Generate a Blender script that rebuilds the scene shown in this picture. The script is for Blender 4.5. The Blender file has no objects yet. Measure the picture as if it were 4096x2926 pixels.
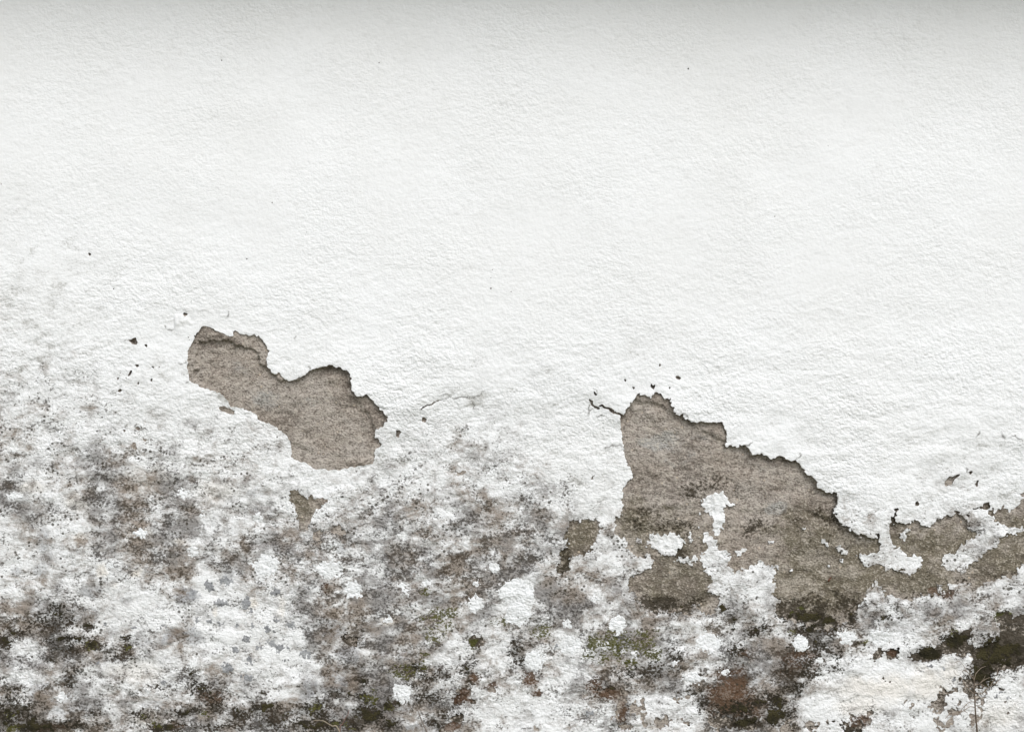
import bpy, math, random
import numpy as np
from mathutils import Vector

random.seed(7); RNG = np.random.default_rng(7)
C = bpy.context.scene
W, H = 4096.0, 2926.0
S = 2.8 / W                     # metres per survey unit of the wall face
ZTOP = 0.10 + H * S             # height of the upper edge of the surveyed face

# ------------------------------------------------------------------ camera, sky, sun, exposure
cam_d = bpy.data.cameras.new('camera'); cam = bpy.data.objects.new('camera', cam_d)
C.collection.objects.link(cam); C.camera = cam
cam_d.lens = 50; cam_d.sensor_width = 36; cam_d.clip_end = 500; cam_d.clip_start = 0.05
CAMD = 2.8 * 50 / 36
CAMZ = ZTOP - H * S / 2
cam.location = (0, -CAMD - 0.014, CAMZ); cam.rotation_euler = (math.radians(90), 0, 0)

SUN_EL, SUN_AZ = math.radians(47), math.radians(22)     # azimuth to the right of the wall's normal
w = bpy.data.worlds.new('World'); C.world = w; w.use_nodes = True
wt = w.node_tree; bg = wt.nodes['Background']
sky = wt.nodes.new('ShaderNodeTexSky'); sky.sky_type = 'NISHITA'; sky.sun_disc = False
sky.sun_elevation = SUN_EL; sky.sun_rotation = math.pi - SUN_AZ
sky.air_density = 1.0; sky.dust_density = 1.0
hs = wt.nodes.new('ShaderNodeHueSaturation'); hs.inputs['Saturation'].default_value = 0.33
wt.links.new(sky.outputs[0], hs.inputs['Color']); wt.links.new(hs.outputs[0], bg.inputs['Color'])
bg.inputs['Strength'].default_value = 0.15
sd = bpy.data.lights.new('sun', 'SUN'); sd.energy = 1.5; sd.angle = math.radians(34); sd.color = (1.0, 0.995, 0.985)
sun = bpy.data.objects.new('sun', sd); C.collection.objects.link(sun)
to_sun = Vector((math.sin(SUN_AZ) * math.cos(SUN_EL), -math.cos(SUN_AZ) * math.cos(SUN_EL), math.sin(SUN_EL)))
sun.rotation_euler = (-to_sun).to_track_quat('-Z', 'Y').to_euler()
C.view_settings.view_transform = 'Standard'; C.view_settings.look = 'None'
C.view_settings.gamma = 1; C.view_settings.use_curve_mapping = False
C.view_settings.exposure = 0.47
C.render.engine = 'CYCLES'

# ------------------------------------------------------------------ numeric helpers
def perlin(x, y, seed):
    x = np.asarray(x, np.float32); y = np.asarray(y, np.float32)
    r = np.random.default_rng(seed); n = 256
    perm = r.permutation(n); ang = r.random(n) * 2 * math.pi
    gx, gy = np.cos(ang).astype(np.float32), np.sin(ang).astype(np.float32)
    fx0, fy0 = np.floor(x), np.floor(y)
    xi, yi = fx0.astype(np.int32), fy0.astype(np.int32)
    fx, fy = x - fx0, y - fy0
    u = fx * fx * fx * (fx * (fx * 6 - 15) + 10); v = fy * fy * fy * (fy * (fy * 6 - 15) + 10)
    x0, x1 = xi & 255, (xi + 1) & 255
    y0, y1 = perm[yi & 255], perm[(yi + 1) & 255]
    def g(a, b, dx, dy):
        h = perm[(a + b) & 255]; return gx[h] * dx + gy[h] * dy
    a = g(x0, y0, fx, fy); b = g(x1, y0, fx - 1, fy)
    c = g(x0, y1, fx, fy - 1); d = g(x1, y1, fx - 1, fy - 1)
    return ((a + (b - a) * u) * (1 - v) + (c + (d - c) * u) * v) * 1.5
def nz(X, Y, wl, seed, sx=1.0): return perlin(X / (wl * sx) + seed * 3.7, Y / wl + seed * 1.3, seed)
def fbm(X, Y, wl, seed, octs=3, gain=0.55, sx=1.0):
    o, a, t = 0, 1.0, 0
    for k in range(octs):
        o = o + a * nz(X, Y, wl / 2 ** k, seed + k * 17, sx); t += a; a *= gain
    return o / t
def sstep(a, b, x):
    t = np.clip((x - a) / (b - a), 0, 1); return t * t * (3 - 2 * t)
def sdf_poly(px, py, poly):
    """signed distance, negative inside"""
    P = np.asarray(poly, np.float32); d2 = np.full(px.shape, 1e12, np.float32); ins = np.zeros(px.shape, bool)
    for (ax, ay), (bx, by) in zip(P, np.roll(P, -1, 0)):
        ex, ey = bx - ax, by - ay; L = ex * ex + ey * ey + 1e-9
        wx, wy = px - ax, py - ay
        t = np.clip((wx * ex + wy * ey) / L, 0, 1)
        d2 = np.minimum(d2, (wx - ex * t) ** 2 + (wy - ey * t) ** 2)
        if abs(ey) > 1e-6:
            c = (ay > py) != (by > py)
            ins ^= c & (px < ex * (py - ay) / ey + ax)
    d = np.sqrt(d2); return np.where(ins, -d, d)
def dist_line(px, py, pts):
    d2 = np.full(px.shape, 1e12, np.float32); tt = np.zeros(px.shape, np.float32)
    n = len(pts) - 1
    for k in range(n):
        (ax, ay), (bx, by) = pts[k], pts[k + 1]
        ex, ey = bx - ax, by - ay; L = ex * ex + ey * ey + 1e-9
        t = np.clip(((px - ax) * ex + (py - ay) * ey) / L, 0, 1)
        q = (px - ax - ex * t) ** 2 + (py - ay - ey * t) ** 2
        m = q < d2; d2 = np.where(m, q, d2); tt = np.where(m, (k + t) / n, tt)
    return np.sqrt(d2), tt
def conv(x0, y0, s): return lambda *p: [(x0 + p[i] / s, y0 + p[i + 1] / s) for i in range(0, len(p), 2)]
z1 = conv(600, 1200, 2.03); z2 = conv(2300, 1400, 1.8042); z4 = conv(1100, 1900, 1.5825); z5 = conv(2200, 2000, 1.754)
z6 = conv(3096, 1700, 1.325); zc = conv(400, 1250, 2.7075); zk = conv(1700, 900, 1.895)
q = 2.2207; a1 = conv(0, 1696, q); a2 = conv(0, 2312, q); b1 = conv(1024, 1696, q); b2 = conv(1024, 2312, q)
c1 = conv(2048, 1696, q); c2 = conv(2048, 2312, q); d1 = conv(3072, 1696, 1.2637); d2_ = conv(3072, 2312, 1.2637)
v = conv(0, 0, 0.55493)

# ------------------------------------------------------------------ survey of the wall: where the plaster has come off
HOLE1 = z1(437,210,485,216,530,240,560,258,600,268,625,285,650,292,680,290,682,255,700,245,730,262,760,278,800,285,850,280,890,292,915,320,925,350,955,375,965,405,958,440,950,480,950,515,965,545,985,580,1010,602,1040,590,1065,600,1090,635,1125,658,1165,650,1200,635,1250,610,1300,575,1340,552,1400,542,1450,530,1500,540,1560,552,1600,575,1620,605,1635,645,1630,690,1640,730,1680,775,1720,790,1745,765,1770,775,1800,800,1830,840,1865,880,1900,910,1925,940,1930,965,1910,1000,1885,1025,1850,1045,1825,1070,1825,1110,1850,1125,1865,1155,1885,1170,1860,1195,1825,1215,1820,1250,1825,1290,1800,1330,1750,1340,1680,1350,1620,1358,1570,1375,1500,1380,1420,1375,1330,1368,1290,1345,1250,1320,1200,1305,1150,1290,1140,1265,1150,1230,1135,1190,1130,1150,1110,1100,1075,1075,1040,1050,1000,1015,950,998,900,985,865,975,855,935,830,912,790,895,750,880,700,870,665,868,645,858,635,830,610,800,560,752,500,730,440,715,400,700,360,680,320,655,312,600,302,540,304,470,302,410,330,380,350,340,355,300,380,260,415,240)
BIG = (z2(330,470,350,450,380,420,405,385,420,355,440,330,460,312,470,325,510,320,530,335,545,345,560,330,570,305,590,300,610,318,630,310,638,340,660,355,685,345,690,370,690,400,715,415,715,450,740,468,775,458,800,490,830,508,850,520,900,518,960,520,1020,520,1075,515,1072,545,1085,575,1082,605,1095,640,1085,670,1090,695,1140,695,1180,690,1215,683,1245,695,1265,720,1280,750,1330,752,1385,765,1415,782,1440,770,1480,762,1515,775,1560,795,1600,790,1620,815,1645,850,1665,890,1710,905,1740,940,1755,985,1790,1015,1840,1025,1885,1030,1897,1060,1890,1105,1880,1135,1865,1175,1890,1205,1915,1240,1945,1270)
  + z6(410,550,450,580,490,585,530,598,560,575,590,580,612,540,622,490,640,448,655,432,662,450,640,482,640,510,680,525,720,520,755,505,770,500,790,530,815,540,850,528,875,505,900,485,930,478,955,490,965,455,985,460,1000,475,1020,490,1050,460,1080,440,1100,425,1130,412,1150,420,1165,450,1180,470,1195,440,1230,435,1250,480,1265,450,1300,440,1315,400,1325,355,1420,340,1520,330,1530,780,1420,800,1325,790,1280,800,1200,820,1130,840,1090,870,1060,870,1050,840,1020,845,1000,840,985,850,940,845,925,850,935,880,900,890,885,850,870,845,875,880,890,900,860,900,830,905,790,910,760,920,740,940,720,930,690,925,650,915,600,900,575,870,555,840,550,815,540,830,530,860,500,880,490,930,440,960,435,1010,400,1040,350,1060,290,1085,200,1075,150,1040,90,1040,30,1020,5,1005)
  + z5(1640,850,1600,830,1580,800,1600,740,1625,700,1570,670,1590,610,1575,560,1590,500,1560,470,1510,460,1490,430,1430,460,1400,480,1360,490,1300,500,1260,470,1240,430,1280,400,1250,370,1190,350,1170,300,1150,260,1110,230,1060,250,1090,300,1110,340,1060,400,1075,450,1090,510,1140,545,1130,590,1115,620,1130,660,1180,670,1195,700,1175,750,1170,790,1110,805,1060,780,1040,740,1010,740,990,790,980,820,930,800,880,790,830,790,790,760,740,805,700,770,650,730,600,710,600,660,560,640,550,600,570,545,620,510,680,490,720,460,735,430,720,400,690,385,660,400,600,395,560,360,535,340,540,300,500,265,470,230,450,165,450,125,510,105,505,60)
  + z2(350,1120,335,1090,345,1050,350,1000,380,960,405,930,430,920,425,895,400,870,390,830,370,790,355,740,350,680,345,620,335,560,325,510))
# (polygon, contour wobble, crumble)
HOLES = [(HOLE1, 3.5, 3), (BIG, 4.5, 5),
 (z1(548,870,590,862,640,880,682,905,675,930,640,925,600,910,565,895), 3, 3),
 (z4(90,95,130,95,165,130,200,150,225,115,240,150,290,145,325,155,300,190,260,220,230,260,215,310,210,350,150,355,145,300,125,240,95,240,125,210,115,180,85,165), 4, 4),
 (z5(160,145,210,145,270,125,300,140,335,130,335,160,365,190,345,240,320,290,295,330,290,365,240,385,180,390,140,410,130,450,130,490,100,500,140,520,90,525,60,500,50,470,75,430,65,370,100,350,130,310,110,280,100,250,130,190), 5, 7),
 (b1(1245,70,1270,52,1290,62,1272,88,1270,115,1250,100), 3, 2), (b1(1780,415,1800,432,1850,415,1872,402,1868,430,1840,445,1800,460,1780,450), 3, 2),
 (b1(655,955,690,910,740,895,760,940,795,970,760,992,700,985), 4, 4), (b1(485,955,560,950,600,960,560,1010,580,1045,500,1055,510,1000), 4, 6),
 (b2(755,520,830,515,910,530,918,580,880,622,840,595,790,585,760,570), 4, 4), (b2(1890,520,1940,510,2000,525,2035,570,2010,610,1970,630,1920,605,1890,570), 4, 4),
 (b2(1720,1260,1790,1210,1840,1203,1842,1250,1820,1300,1780,1290,1730,1280), 4, 4), (b2(1640,1345,1700,1300,1760,1310,1740,1390,1640,1390), 5, 5),
 (b2(1760,1080,1800,1010,1850,980,1890,1010,1905,1070,1850,1080,1800,1130,1765,1110), 6, 10),
 (c2(1050,1110,1110,1100,1130,1150,1170,1200,1200,1222,1130,1232,1060,1200,1045,1150), 5, 5), (c2(940,1310,1000,1295,1080,1310,1060,1350,980,1362), 5, 5),
 (c2(960,990,1022,985,1020,1060,1030,1135,985,1140,965,1060), 5, 6), (c2(1260,1270,1290,1255,1340,1268,1380,1255,1420,1275,1400,1300,1350,1330,1290,1340), 6, 6),
 (c2(1430,1080,1480,1070,1510,1090,1450,1118), 5, 4),
 (c2(1740,1235,1850,1222,2000,1270,2100,1250,2180,1300,2150,1345,2000,1340,1800,1364,1775,1300), 7, 10),
 (z6(720,1225,760,1208,800,1217,830,1202,880,1165,930,1120,990,1100,1030,1085,1045,1068,1060,1110,1040,1140,1045,1170,1080,1180,1110,1185,1150,1150,1200,1145,1207,1090,1190,1040,1180,1010,1210,985,1245,985,1270,1025,1310,1010,1330,1005,1520,990,1530,1230,1325,1275,1280,1300,1220,1300,1180,1312,1150,1340,1120,1380,1070,1400,1020,1398,1005,1380,1020,1350,1055,1345,1075,1320,1068,1290,1060,1250,1040,1205,1010,1232,960,1212,920,1215,870,1240,800,1256,740,1247), 4, 3.5),
 (d2_(525,412,545,375,562,358,605,366,580,385,572,415,545,420), 4, 4), (d2_(605,392,630,355,668,365,660,405,625,418,608,410), 4, 4),
 (d2_(56,790,75,745,100,730,120,745,155,742,150,790), 5, 5), (d2_(190,755,230,742,270,732,258,768,220,780), 5, 5),
 (d2_(380,745,430,750,450,728,485,730,480,790,400,790), 5, 5), (d2_(405,715,430,690,455,695,430,725), 4, 4), (d2_(488,705,525,708,535,745,510,742), 4, 4),
 (d2_(800,655,850,620,868,580,885,555,910,560,905,580,935,560,965,555,970,575,920,590,903,615,905,640,868,670,845,682,822,660), 4, 4),
 (d2_(908,672,945,660,982,672,978,692,940,700,915,695), 5, 4), (d2_(838,712,870,708,895,740,930,745,905,765,870,745,850,735), 4, 4),
 (d2_(1030,700,1075,715,1050,740,1032,730), 4, 4),
 (d1(890,290,920,265,970,253,975,262,945,275,930,305,905,312), 3, 2), (d1(1015,240,1037,237,1030,256,1020,258), 2, 2), (d1(1053,302,1065,281,1071,285,1066,314,1055,317), 2, 2),
 (d1(738,395,760,388,772,404,748,416), 3, 2),
 (zc(315,297,345,296,360,280,385,268,390,290,405,310,395,342,345,340), 2, 1), (zc(483,349,500,343,510,355,512,374,496,366), 1.5, 1), (zc(388,570,412,562,418,582,395,587), 1.5, 1),
 (zc(335,628,347,638,320,680,303,686,318,655), 1.5, 1), (zc(183,712,202,700,195,727), 1, 1), (zc(543,735,562,713,556,744), 1, 1), (zc(193,845,215,826,232,845,210,860), 1.5, 1),
 (zc(368,1250,400,1240,422,1255,406,1273), 2, 1), (zc(456,1358,475,1370,498,1378,482,1394,465,1382), 1.5, 1), (zc(343,1428,352,1410,367,1415,388,1438,382,1476,348,1472), 2, 1),
 (zc(902,20,935,12,920,37), 1, 1), (zc(405,760,420,752,412,780), 1, 1), (zc(566,585,585,590,578,602), 1, 1), (zc(245,1275,268,1270,262,1290), 1, 1),
 (z2(728,190,745,188,762,200,752,212,735,205), 1.5, 1), (z2(550,240,562,258,578,250,565,277,546,268), 1.5, 1), (z2(138,298,148,315,158,320,150,325,138,315), 1, 1),
 (z2(415,265,432,270,424,282), 1, 1), (z2(678,265,690,270,682,278), 1, 1), (z2(608,100,620,103,614,118), 1, 1), (z2(355,210,370,218,362,228), 1, 1),
 (v(938,925,946,930,943,937,937,934), 1, 1), (v(880,955,888,957,884,970,879,968), 1, 1), (v(408,693,416,697,410,702), 1, 1), (v(196,561,203,564,198,567), 1, 1), (v(1525,150,1530,152,1528,158), 1, 0), (v(490,133,495,133,494,138), 1, 0),
 (v(546,573,550,572,549,578), 1, 0), (v(0,407,5,406,4,412), 1, 0), (v(250,639,255,640,252,644), 1, 0), (v(1238,374,1241,373,1241,379), 1, 0)]
ISLANDS = [(z2(1030,1025,1060,1020,1085,1045,1110,1050,1105,1075,1150,1110,1145,1135,1115,1135,1090,1120,1085,1150,1090,1200,1080,1250,1060,1290,1040,1340,1015,1335,1000,1290,990,1250,995,1215,970,1180,945,1160,920,1125,915,1085,950,1060,985,1040), 6),
 (z5(700,250,730,235,800,245,830,225,870,230,930,255,945,290,935,330,905,360,880,400,820,390,780,380,740,350,700,330,680,300), 8),
 (z5(605,270,630,265,645,300,625,315,608,295), 2), (z5(970,250,990,230,1002,270,995,305,975,310), 5),
 (z5(870,425,930,400,1000,398,1035,388,1042,430,980,455,920,440), 9), (z5(1300,372,1340,345,1380,328,1392,350,1360,380,1320,392), 4),
 (z5(1035,90,1055,82,1066,105,1040,112), 3), (z5(1685,490,1712,478,1705,503), 2), (z5(1040,185,1062,180,1055,200), 2), (z5(1540,290,1575,285,1590,300,1555,310), 5),
 (z6(430,680,480,680,500,690,540,680,570,640,550,600,580,560,615,545,625,600,640,640,680,660,720,690,760,690,790,710,795,740,760,780,720,800,690,780,640,770,600,770,570,740,520,740,490,755,470,730,455,700), 7),
 (z6(675,600,680,570,715,545,722,562,692,622), 7),
 (z6(1020,510,1050,450,1100,440,1140,445,1170,490,1200,520,1250,540,1325,545,1420,550,1420,575,1325,570,1240,580,1200,610,1190,650,1130,670,1100,710,1060,740,1000,795,960,765,930,775,900,750,890,700,920,680,960,680,1000,640,1040,610,1090,580,1060,570,1040,550), 8),
 (z6(248,600,280,608,292,650,265,640), 6), (z6(325,650,350,638,392,660,380,695,350,680), 8), (z6(348,708,377,714,365,733), 3), (z6(288,745,306,738,302,767), 3),
 (z6(12,738,36,733,26,768,8,762), 4), (z6(85,770,105,760,98,781), 2), (z6(1295,765,1340,725,1420,700,1420,830,1300,805), 7), (z6(145,545,165,540,160,562), 4)]
# cracks that open onto the mortar: points, width at both ends
CRACKS = [([(1685,1631)] + zk(60,1350,95,1328,130,1322), 9, 3), (zk(1253,1322,1270,1362,1310,1388), 7, 12), (zk(1335,1368,1380,1385,1420,1410,1480,1432), 11, 10),
 (c1(712,485,718,465,740,455), 5, 4)]
HAIRLINES = [zk(130,1322,190,1298,230,1310,300,1302,350,1310,390,1300,450,1262), zk(345,1320,370,1370,365,1392,410,1400), zk(130,1290,160,1280,190,1296),
 z2(220,715,250,695,290,688,345,695), z2(1600,790,1628,760,1625,738), a1(490,160,560,185,610,200,660,180,705,150), z1(630,135,632,110,640,88), z1(120,205,125,220), z1(130,235,150,238,185,240),
 zk(1250,1330,1240,1400,1250,1440), zk(1300,1450,1350,1445,1370,1450), zc(855,555,900,562,935,540), zc(940,775,960,745), zc(265,292,318,296), zk(1285,1240,1300,1275), d1(1055,65,1070,35), d1(1180,40,1198,75), d1(1230,58,1260,70,1290,85),
 z2(1210,685,1260,690,1285,660), z2(780,455,815,470,812,495), z2(1900,1050,1895,1100,1880,1150), z2(100,470,105,440,130,425), d1(1005,215,1012,240), d1(940,255,965,262), z1(1185,320,1180,290), z1(1290,540,1300,565)]

# ------------------------------------------------------------------ survey of the stains (0..9 cover of dark mould, one figure per 128 x 123 units)
MOULD = ["1110000000000000 0000000000000000", "2211000000000000 0000000000000000", "3111111110000111 0000000000000000", "5235342210011111 1000000000000000", "5236553331123333 3200000000000000",
         "3236554344445445 5412000011111232", "2325464434445566 5333211121121122", "2332131224556555 2644432135533343", "5752342114545543 3445544447334335", "5664331112456533 4255544666211113", "4342235323555553 4346556772000121", "8754566567785442 1234226850111211"]
MG = np.array([[int(c) for c in r.replace(' ', '')] for r in MOULD], np.float32) / 9
MY0, MDX, MDY = 1696 - 246 + 61, 128.0, 123.0
def grid_lookup(G, X, Y):
    gx = np.clip((X - 64) / MDX, 0, G.shape[1] - 1.001); gy = np.clip((Y - MY0) / MDY, 0, G.shape[0] - 1.001)
    i, j = gx.astype(int), gy.astype(int); fx, fy = gx - i, gy - j
    fx = fx * fx * (3 - 2 * fx); fy = fy * fy * (3 - 2 * fy)
    r = (G[j, i] * (1 - fx) + G[j, i + 1] * fx) * (1 - fy) + (G[j + 1, i] * (1 - fx) + G[j + 1, i + 1] * fx) * fy
    return r * sstep(MY0 - 200, MY0 + 60, Y)
def el(cv, s, *t):
    out = []
    for (x, y, rx, ry, k) in t:
        (px, py), = cv(x, y); out.append((px, py, rx / s, ry / s, k))
    return out
MOULD_SPOTS = el(d2_, 1.2637, (230,290,210,120,.75), (90,400,170,150,.8), (60,560,120,120,.8), (330,330,110,70,.65), (480,250,140,70,.5), (60,260,120,60,.5)) + el(c2, q, (2000,900,300,250,.8), (1900,1120,300,140,.85), (2150,420,160,80,.6)) + el(a1, q, (130,150,120,130,.35), (230,420,190,110,.5), (700,1060,90,60,.75), (1000,480,170,130,.6), (1060,760,190,190,.68), (1580,460,110,170,.5), (1560,1000,260,200,.55), (1640,1290,150,120,.75), (1950,520,110,90,.4), (1920,660,60,60,.45), (2190,1080,80,110,.6), (1130,900,170,120,.66), (600,570,70,60,.55), (640,730,60,60,.5), (700,500,80,50,.45), (2030,1230,120,50,.55), (2170,1230,70,110,.6), (120,700,170,110,.55)) \
  + el(b1, q, (110,850,90,70,.6), (1100,880,170,120,.5), (1440,1060,180,120,.45), (2100,850,170,160,.55), (1850,1180,300,90,.62), (2150,1130,170,120,.6), (250,1080,170,120,.5), (770,1050,90,120,.6), (820,1200,120,120,.55), (1270,680,90,60,.35), (150,1000,140,80,.5)) \
  + el(b2, q, (650,120,110,90,.7), (1130,140,220,140,.66), (1050,260,260,140,.6), (480,330,160,180,.5), (500,520,120,90,.72), (1150,580,320,150,.72), (1150,720,260,160,.62), (2000,130,120,140,.62), (1650,320,150,80,.55), (1100,850,260,80,.6), (420,180,160,150,.5), (1400,420,130,60,.6), (250,1130,240,60,.5)) \
  + el(c1, q, (200,800,220,90,.5), (120,940,180,130,.6), (100,1230,190,140,.7), (700,1220,130,60,.45), (850,960,80,120,.4), (600,1330,200,60,.4)) \
  + el(c2, q, (440,170,270,150,.78), (600,250,260,120,.62), (800,290,150,150,.55), (1150,330,330,110,.55), (350,350,120,60,.5), (1200,880,360,120,.72), (820,880,160,140,.66), (1950,330,90,140,.6), (1800,760,140,90,.55), (2180,1000,150,200,.62), (2100,620,130,90,.5), (1480,740,130,110,.6), (1200,420,260,70,.5), (1750,1080,90,130,.7)) \
  + el(d2_, 1.2637, (520,170,120,80,.5), (620,200,100,40,.45), (60,440,130,130,.55), (230,400,130,60,.6), (830,180,120,80,.42), (560,120,90,40,.5), (450,330,60,30,.6), (120,320,150,90,.5))
CLEAN = el(a1, q, (420,560,110,110,.9), (130,640,80,40,.8), (700,920,230,60,.7), (560,1080,110,140,.8), (150,1150,150,140,.6), (1400,800,70,90,.7), (2060,950,100,120,.5), (700,1240,200,80,.6), (420,720,120,60,.6)) \
  + el(a2, q, (1350,300,330,140,.9), (150,650,140,60,.7), (1350,850,260,160,.75), (1950,560,220,150,.8), (2000,330,200,80,.8), (500,1230,110,70,.6), (1300,1130,200,80,.6), (260,930,120,100,.6), (550,1060,60,60,.7), (1000,60,200,50,.6), (700,210,90,40,.8), (1450,740,160,120,.6)) \
  + el(b2, q, (150,280,130,220,.95), (350,530,90,100,.8), (350,780,250,120,.9), (220,980,160,130,.8), (1680,720,170,90,.7), (1800,640,130,110,.6), (2020,480,100,60,.8), (2100,1150,260,210,.95), (2100,700,140,120,.5), (1300,1020,100,90,.9), (1760,900,70,80,.6)) \
  + el(c2, q, (500,620,110,90,.9), (200,720,110,110,.8), (90,180,120,200,.95), (400,1000,260,200,.8), (350,1200,340,150,.9), (1250,1090,230,90,.95), (1500,1200,220,150,.9), (1600,880,110,60,.8), (1300,900,30,30,.2), (1760,560,140,90,.6), (480,800,140,90,.7)) \
  + el(d2_, 1.2637, (560,560,430,150,.95), (350,660,260,90,.9), (1200,620,140,150,.8), (900,700,200,90,.8), (880,330,160,60,.5), (900,440,130,50,.9))
BLACK = el(d2_, 1.2637, (250,260,170,50,.6), (200,330,120,70,.52), (130,480,90,80,.5), (90,690,60,50,.7)) + el(a2, q, (100,500,120,90,.62), (30,590,90,70,.75), (480,350,190,110,.55), (300,400,200,130,.5), (770,450,60,40,.8), (600,545,230,45,.72), (800,590,120,60,.8), (950,650,100,30,.65), (600,640,170,70,.5), (1110,530,60,40,.7), (1110,630,50,40,.6), (450,730,60,40,.6), (630,940,90,70,.62), (100,1020,130,80,.55), (150,1180,250,130,.62), (300,1320,330,80,.85), (30,1260,80,120,.7), (1850,1000,190,100,.55), (1680,850,90,80,.52), (2250,1170,60,80,.8), (2150,1200,120,90,.55), (1650,1190,170,50,.55), (1450,1325,230,60,.68), (1900,1120,150,80,.5), (720,1320,170,50,.6), (820,1210,80,50,.65), (1280,1220,200,50,.42), (1400,960,120,60,.42), (690,820,70,40,.45), (580,880,40,90,.5), (1060,700,150,40,.45), (1960,1330,300,40,.5)) \
  + el(b2, q, (80,1170,150,90,.66), (200,1260,210,110,.6), (500,1180,210,90,.6), (500,1310,320,80,.72), (830,1060,120,60,.6), (980,1060,70,60,.72), (1000,1220,160,120,.9), (1180,1130,70,70,.85), (1180,1300,90,80,.85), (850,1290,160,80,.75), (1540,900,160,60,.56), (1660,860,70,60,.6), (1250,1130,60,40,.7), (1560,1040,180,90,.45), (1620,1300,150,70,.6), (940,910,60,60,.6), (700,1030,90,50,.5), (1880,780,110,80,.52), (1700,1180,90,60,.5), (1350,810,170,60,.48), (1400,950,120,60,.5), (60,1010,40,30,.7)) \
  + el(c2, q, (2150,480,110,45,.66), (1880,270,35,40,.85), (2000,1180,260,100,.75), (2100,1280,180,70,.85), (1700,1100,80,110,.6), (1450,680,90,70,.6), (2000,650,80,90,.6), (30,640,60,120,.66), (60,740,70,60,.6), (1200,830,330,80,.5), (850,980,150,50,.6), (1400,250,260,70,.55), (2250,460,60,50,.7), (1500,310,110,40,.7), (1600,1010,140,40,.55), (2200,1120,120,90,.66), (1960,400,50,110,.5)) \
  + el(d2_, 1.2637, (220,195,170,50,.85), (320,215,90,50,.8), (300,375,80,60,.68), (200,480,80,70,.7), (50,640,80,90,.78), (30,700,70,50,.95), (450,335,60,20,.72), (820,380,90,40,.9), (960,310,90,50,.85), (1180,380,180,110,.85), (1080,500,80,90,.85), (140,570,60,50,.6), (430,200,40,40,.6), (610,205,50,25,.55), (330,460,60,25,.6))
GREEN = el(c2, q, (735,595,80,75,1.0), (1000,600,360,140,.62), (1050,755,110,50,.7), (1280,705,60,50,.75), (270,470,120,80,.45), (870,480,60,60,.6), (1210,510,100,50,.5), (780,690,160,70,.5)) \
  + el(b2, q, (1500,690,45,25,.95), (1440,660,30,30,.5), (1930,570,60,60,.85), (1320,840,150,70,.45), (1480,780,50,60,.55), (980,1060,60,50,.55), (720,1290,50,20,.8), (800,1300,30,20,.7), (1500,120,50,40,.5), (1600,420,150,150,.38), (1750,310,90,50,.42), (1050,1060,40,80,.55), (860,1340,40,20,.7), (520,1160,60,40,.5), (2200,380,120,60,.38), (1180,1150,50,40,.5)) \
  + el(a2, q, (100,1340,70,40,.8), (60,1210,40,40,.6), (800,590,60,50,.35), (1270,1240,30,20,.6), (1600,630,20,16,.6), (1110,630,40,30,.5), (1400,1290,60,40,.5), (1800,1220,60,40,.45)) + el(d2_, 1.2637, (1190,190,40,35,.7), (160,165,60,35,.45), (960,300,60,40,.45), (130,265,20,20,.6), (490,330,30,15,.5))
RUST = el(b2, q, (1850,1040,70,80,.9), (1930,900,70,70,.7), (1790,1080,60,60,.85), (1740,1330,110,50,.7), (2100,960,90,30,.6), (1890,1100,30,30,.6), (600,100,60,80,.3)) + el(c2, q, (150,890,100,80,.8), (220,1030,60,50,.95), (860,1030,130,80,.8), (740,960,90,90,.6), (980,1200,50,120,.6), (1950,1000,220,220,.8), (2000,1150,260,120,.7), (2180,480,80,40,.5), (2060,660,90,60,.45)) \
  + el(d2_, 1.2637, (640,380,40,30,.7), (500,715,40,30,.8), (450,745,60,40,.6), (850,75,60,30,.5), (920,80,60,35,.55), (1010,280,30,30,.4), (170,430,130,90,.4)) + el(a2, q, (400,1330,200,40,.6), (1500,1320,200,40,.5), (1850,1050,150,80,.45))
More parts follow.
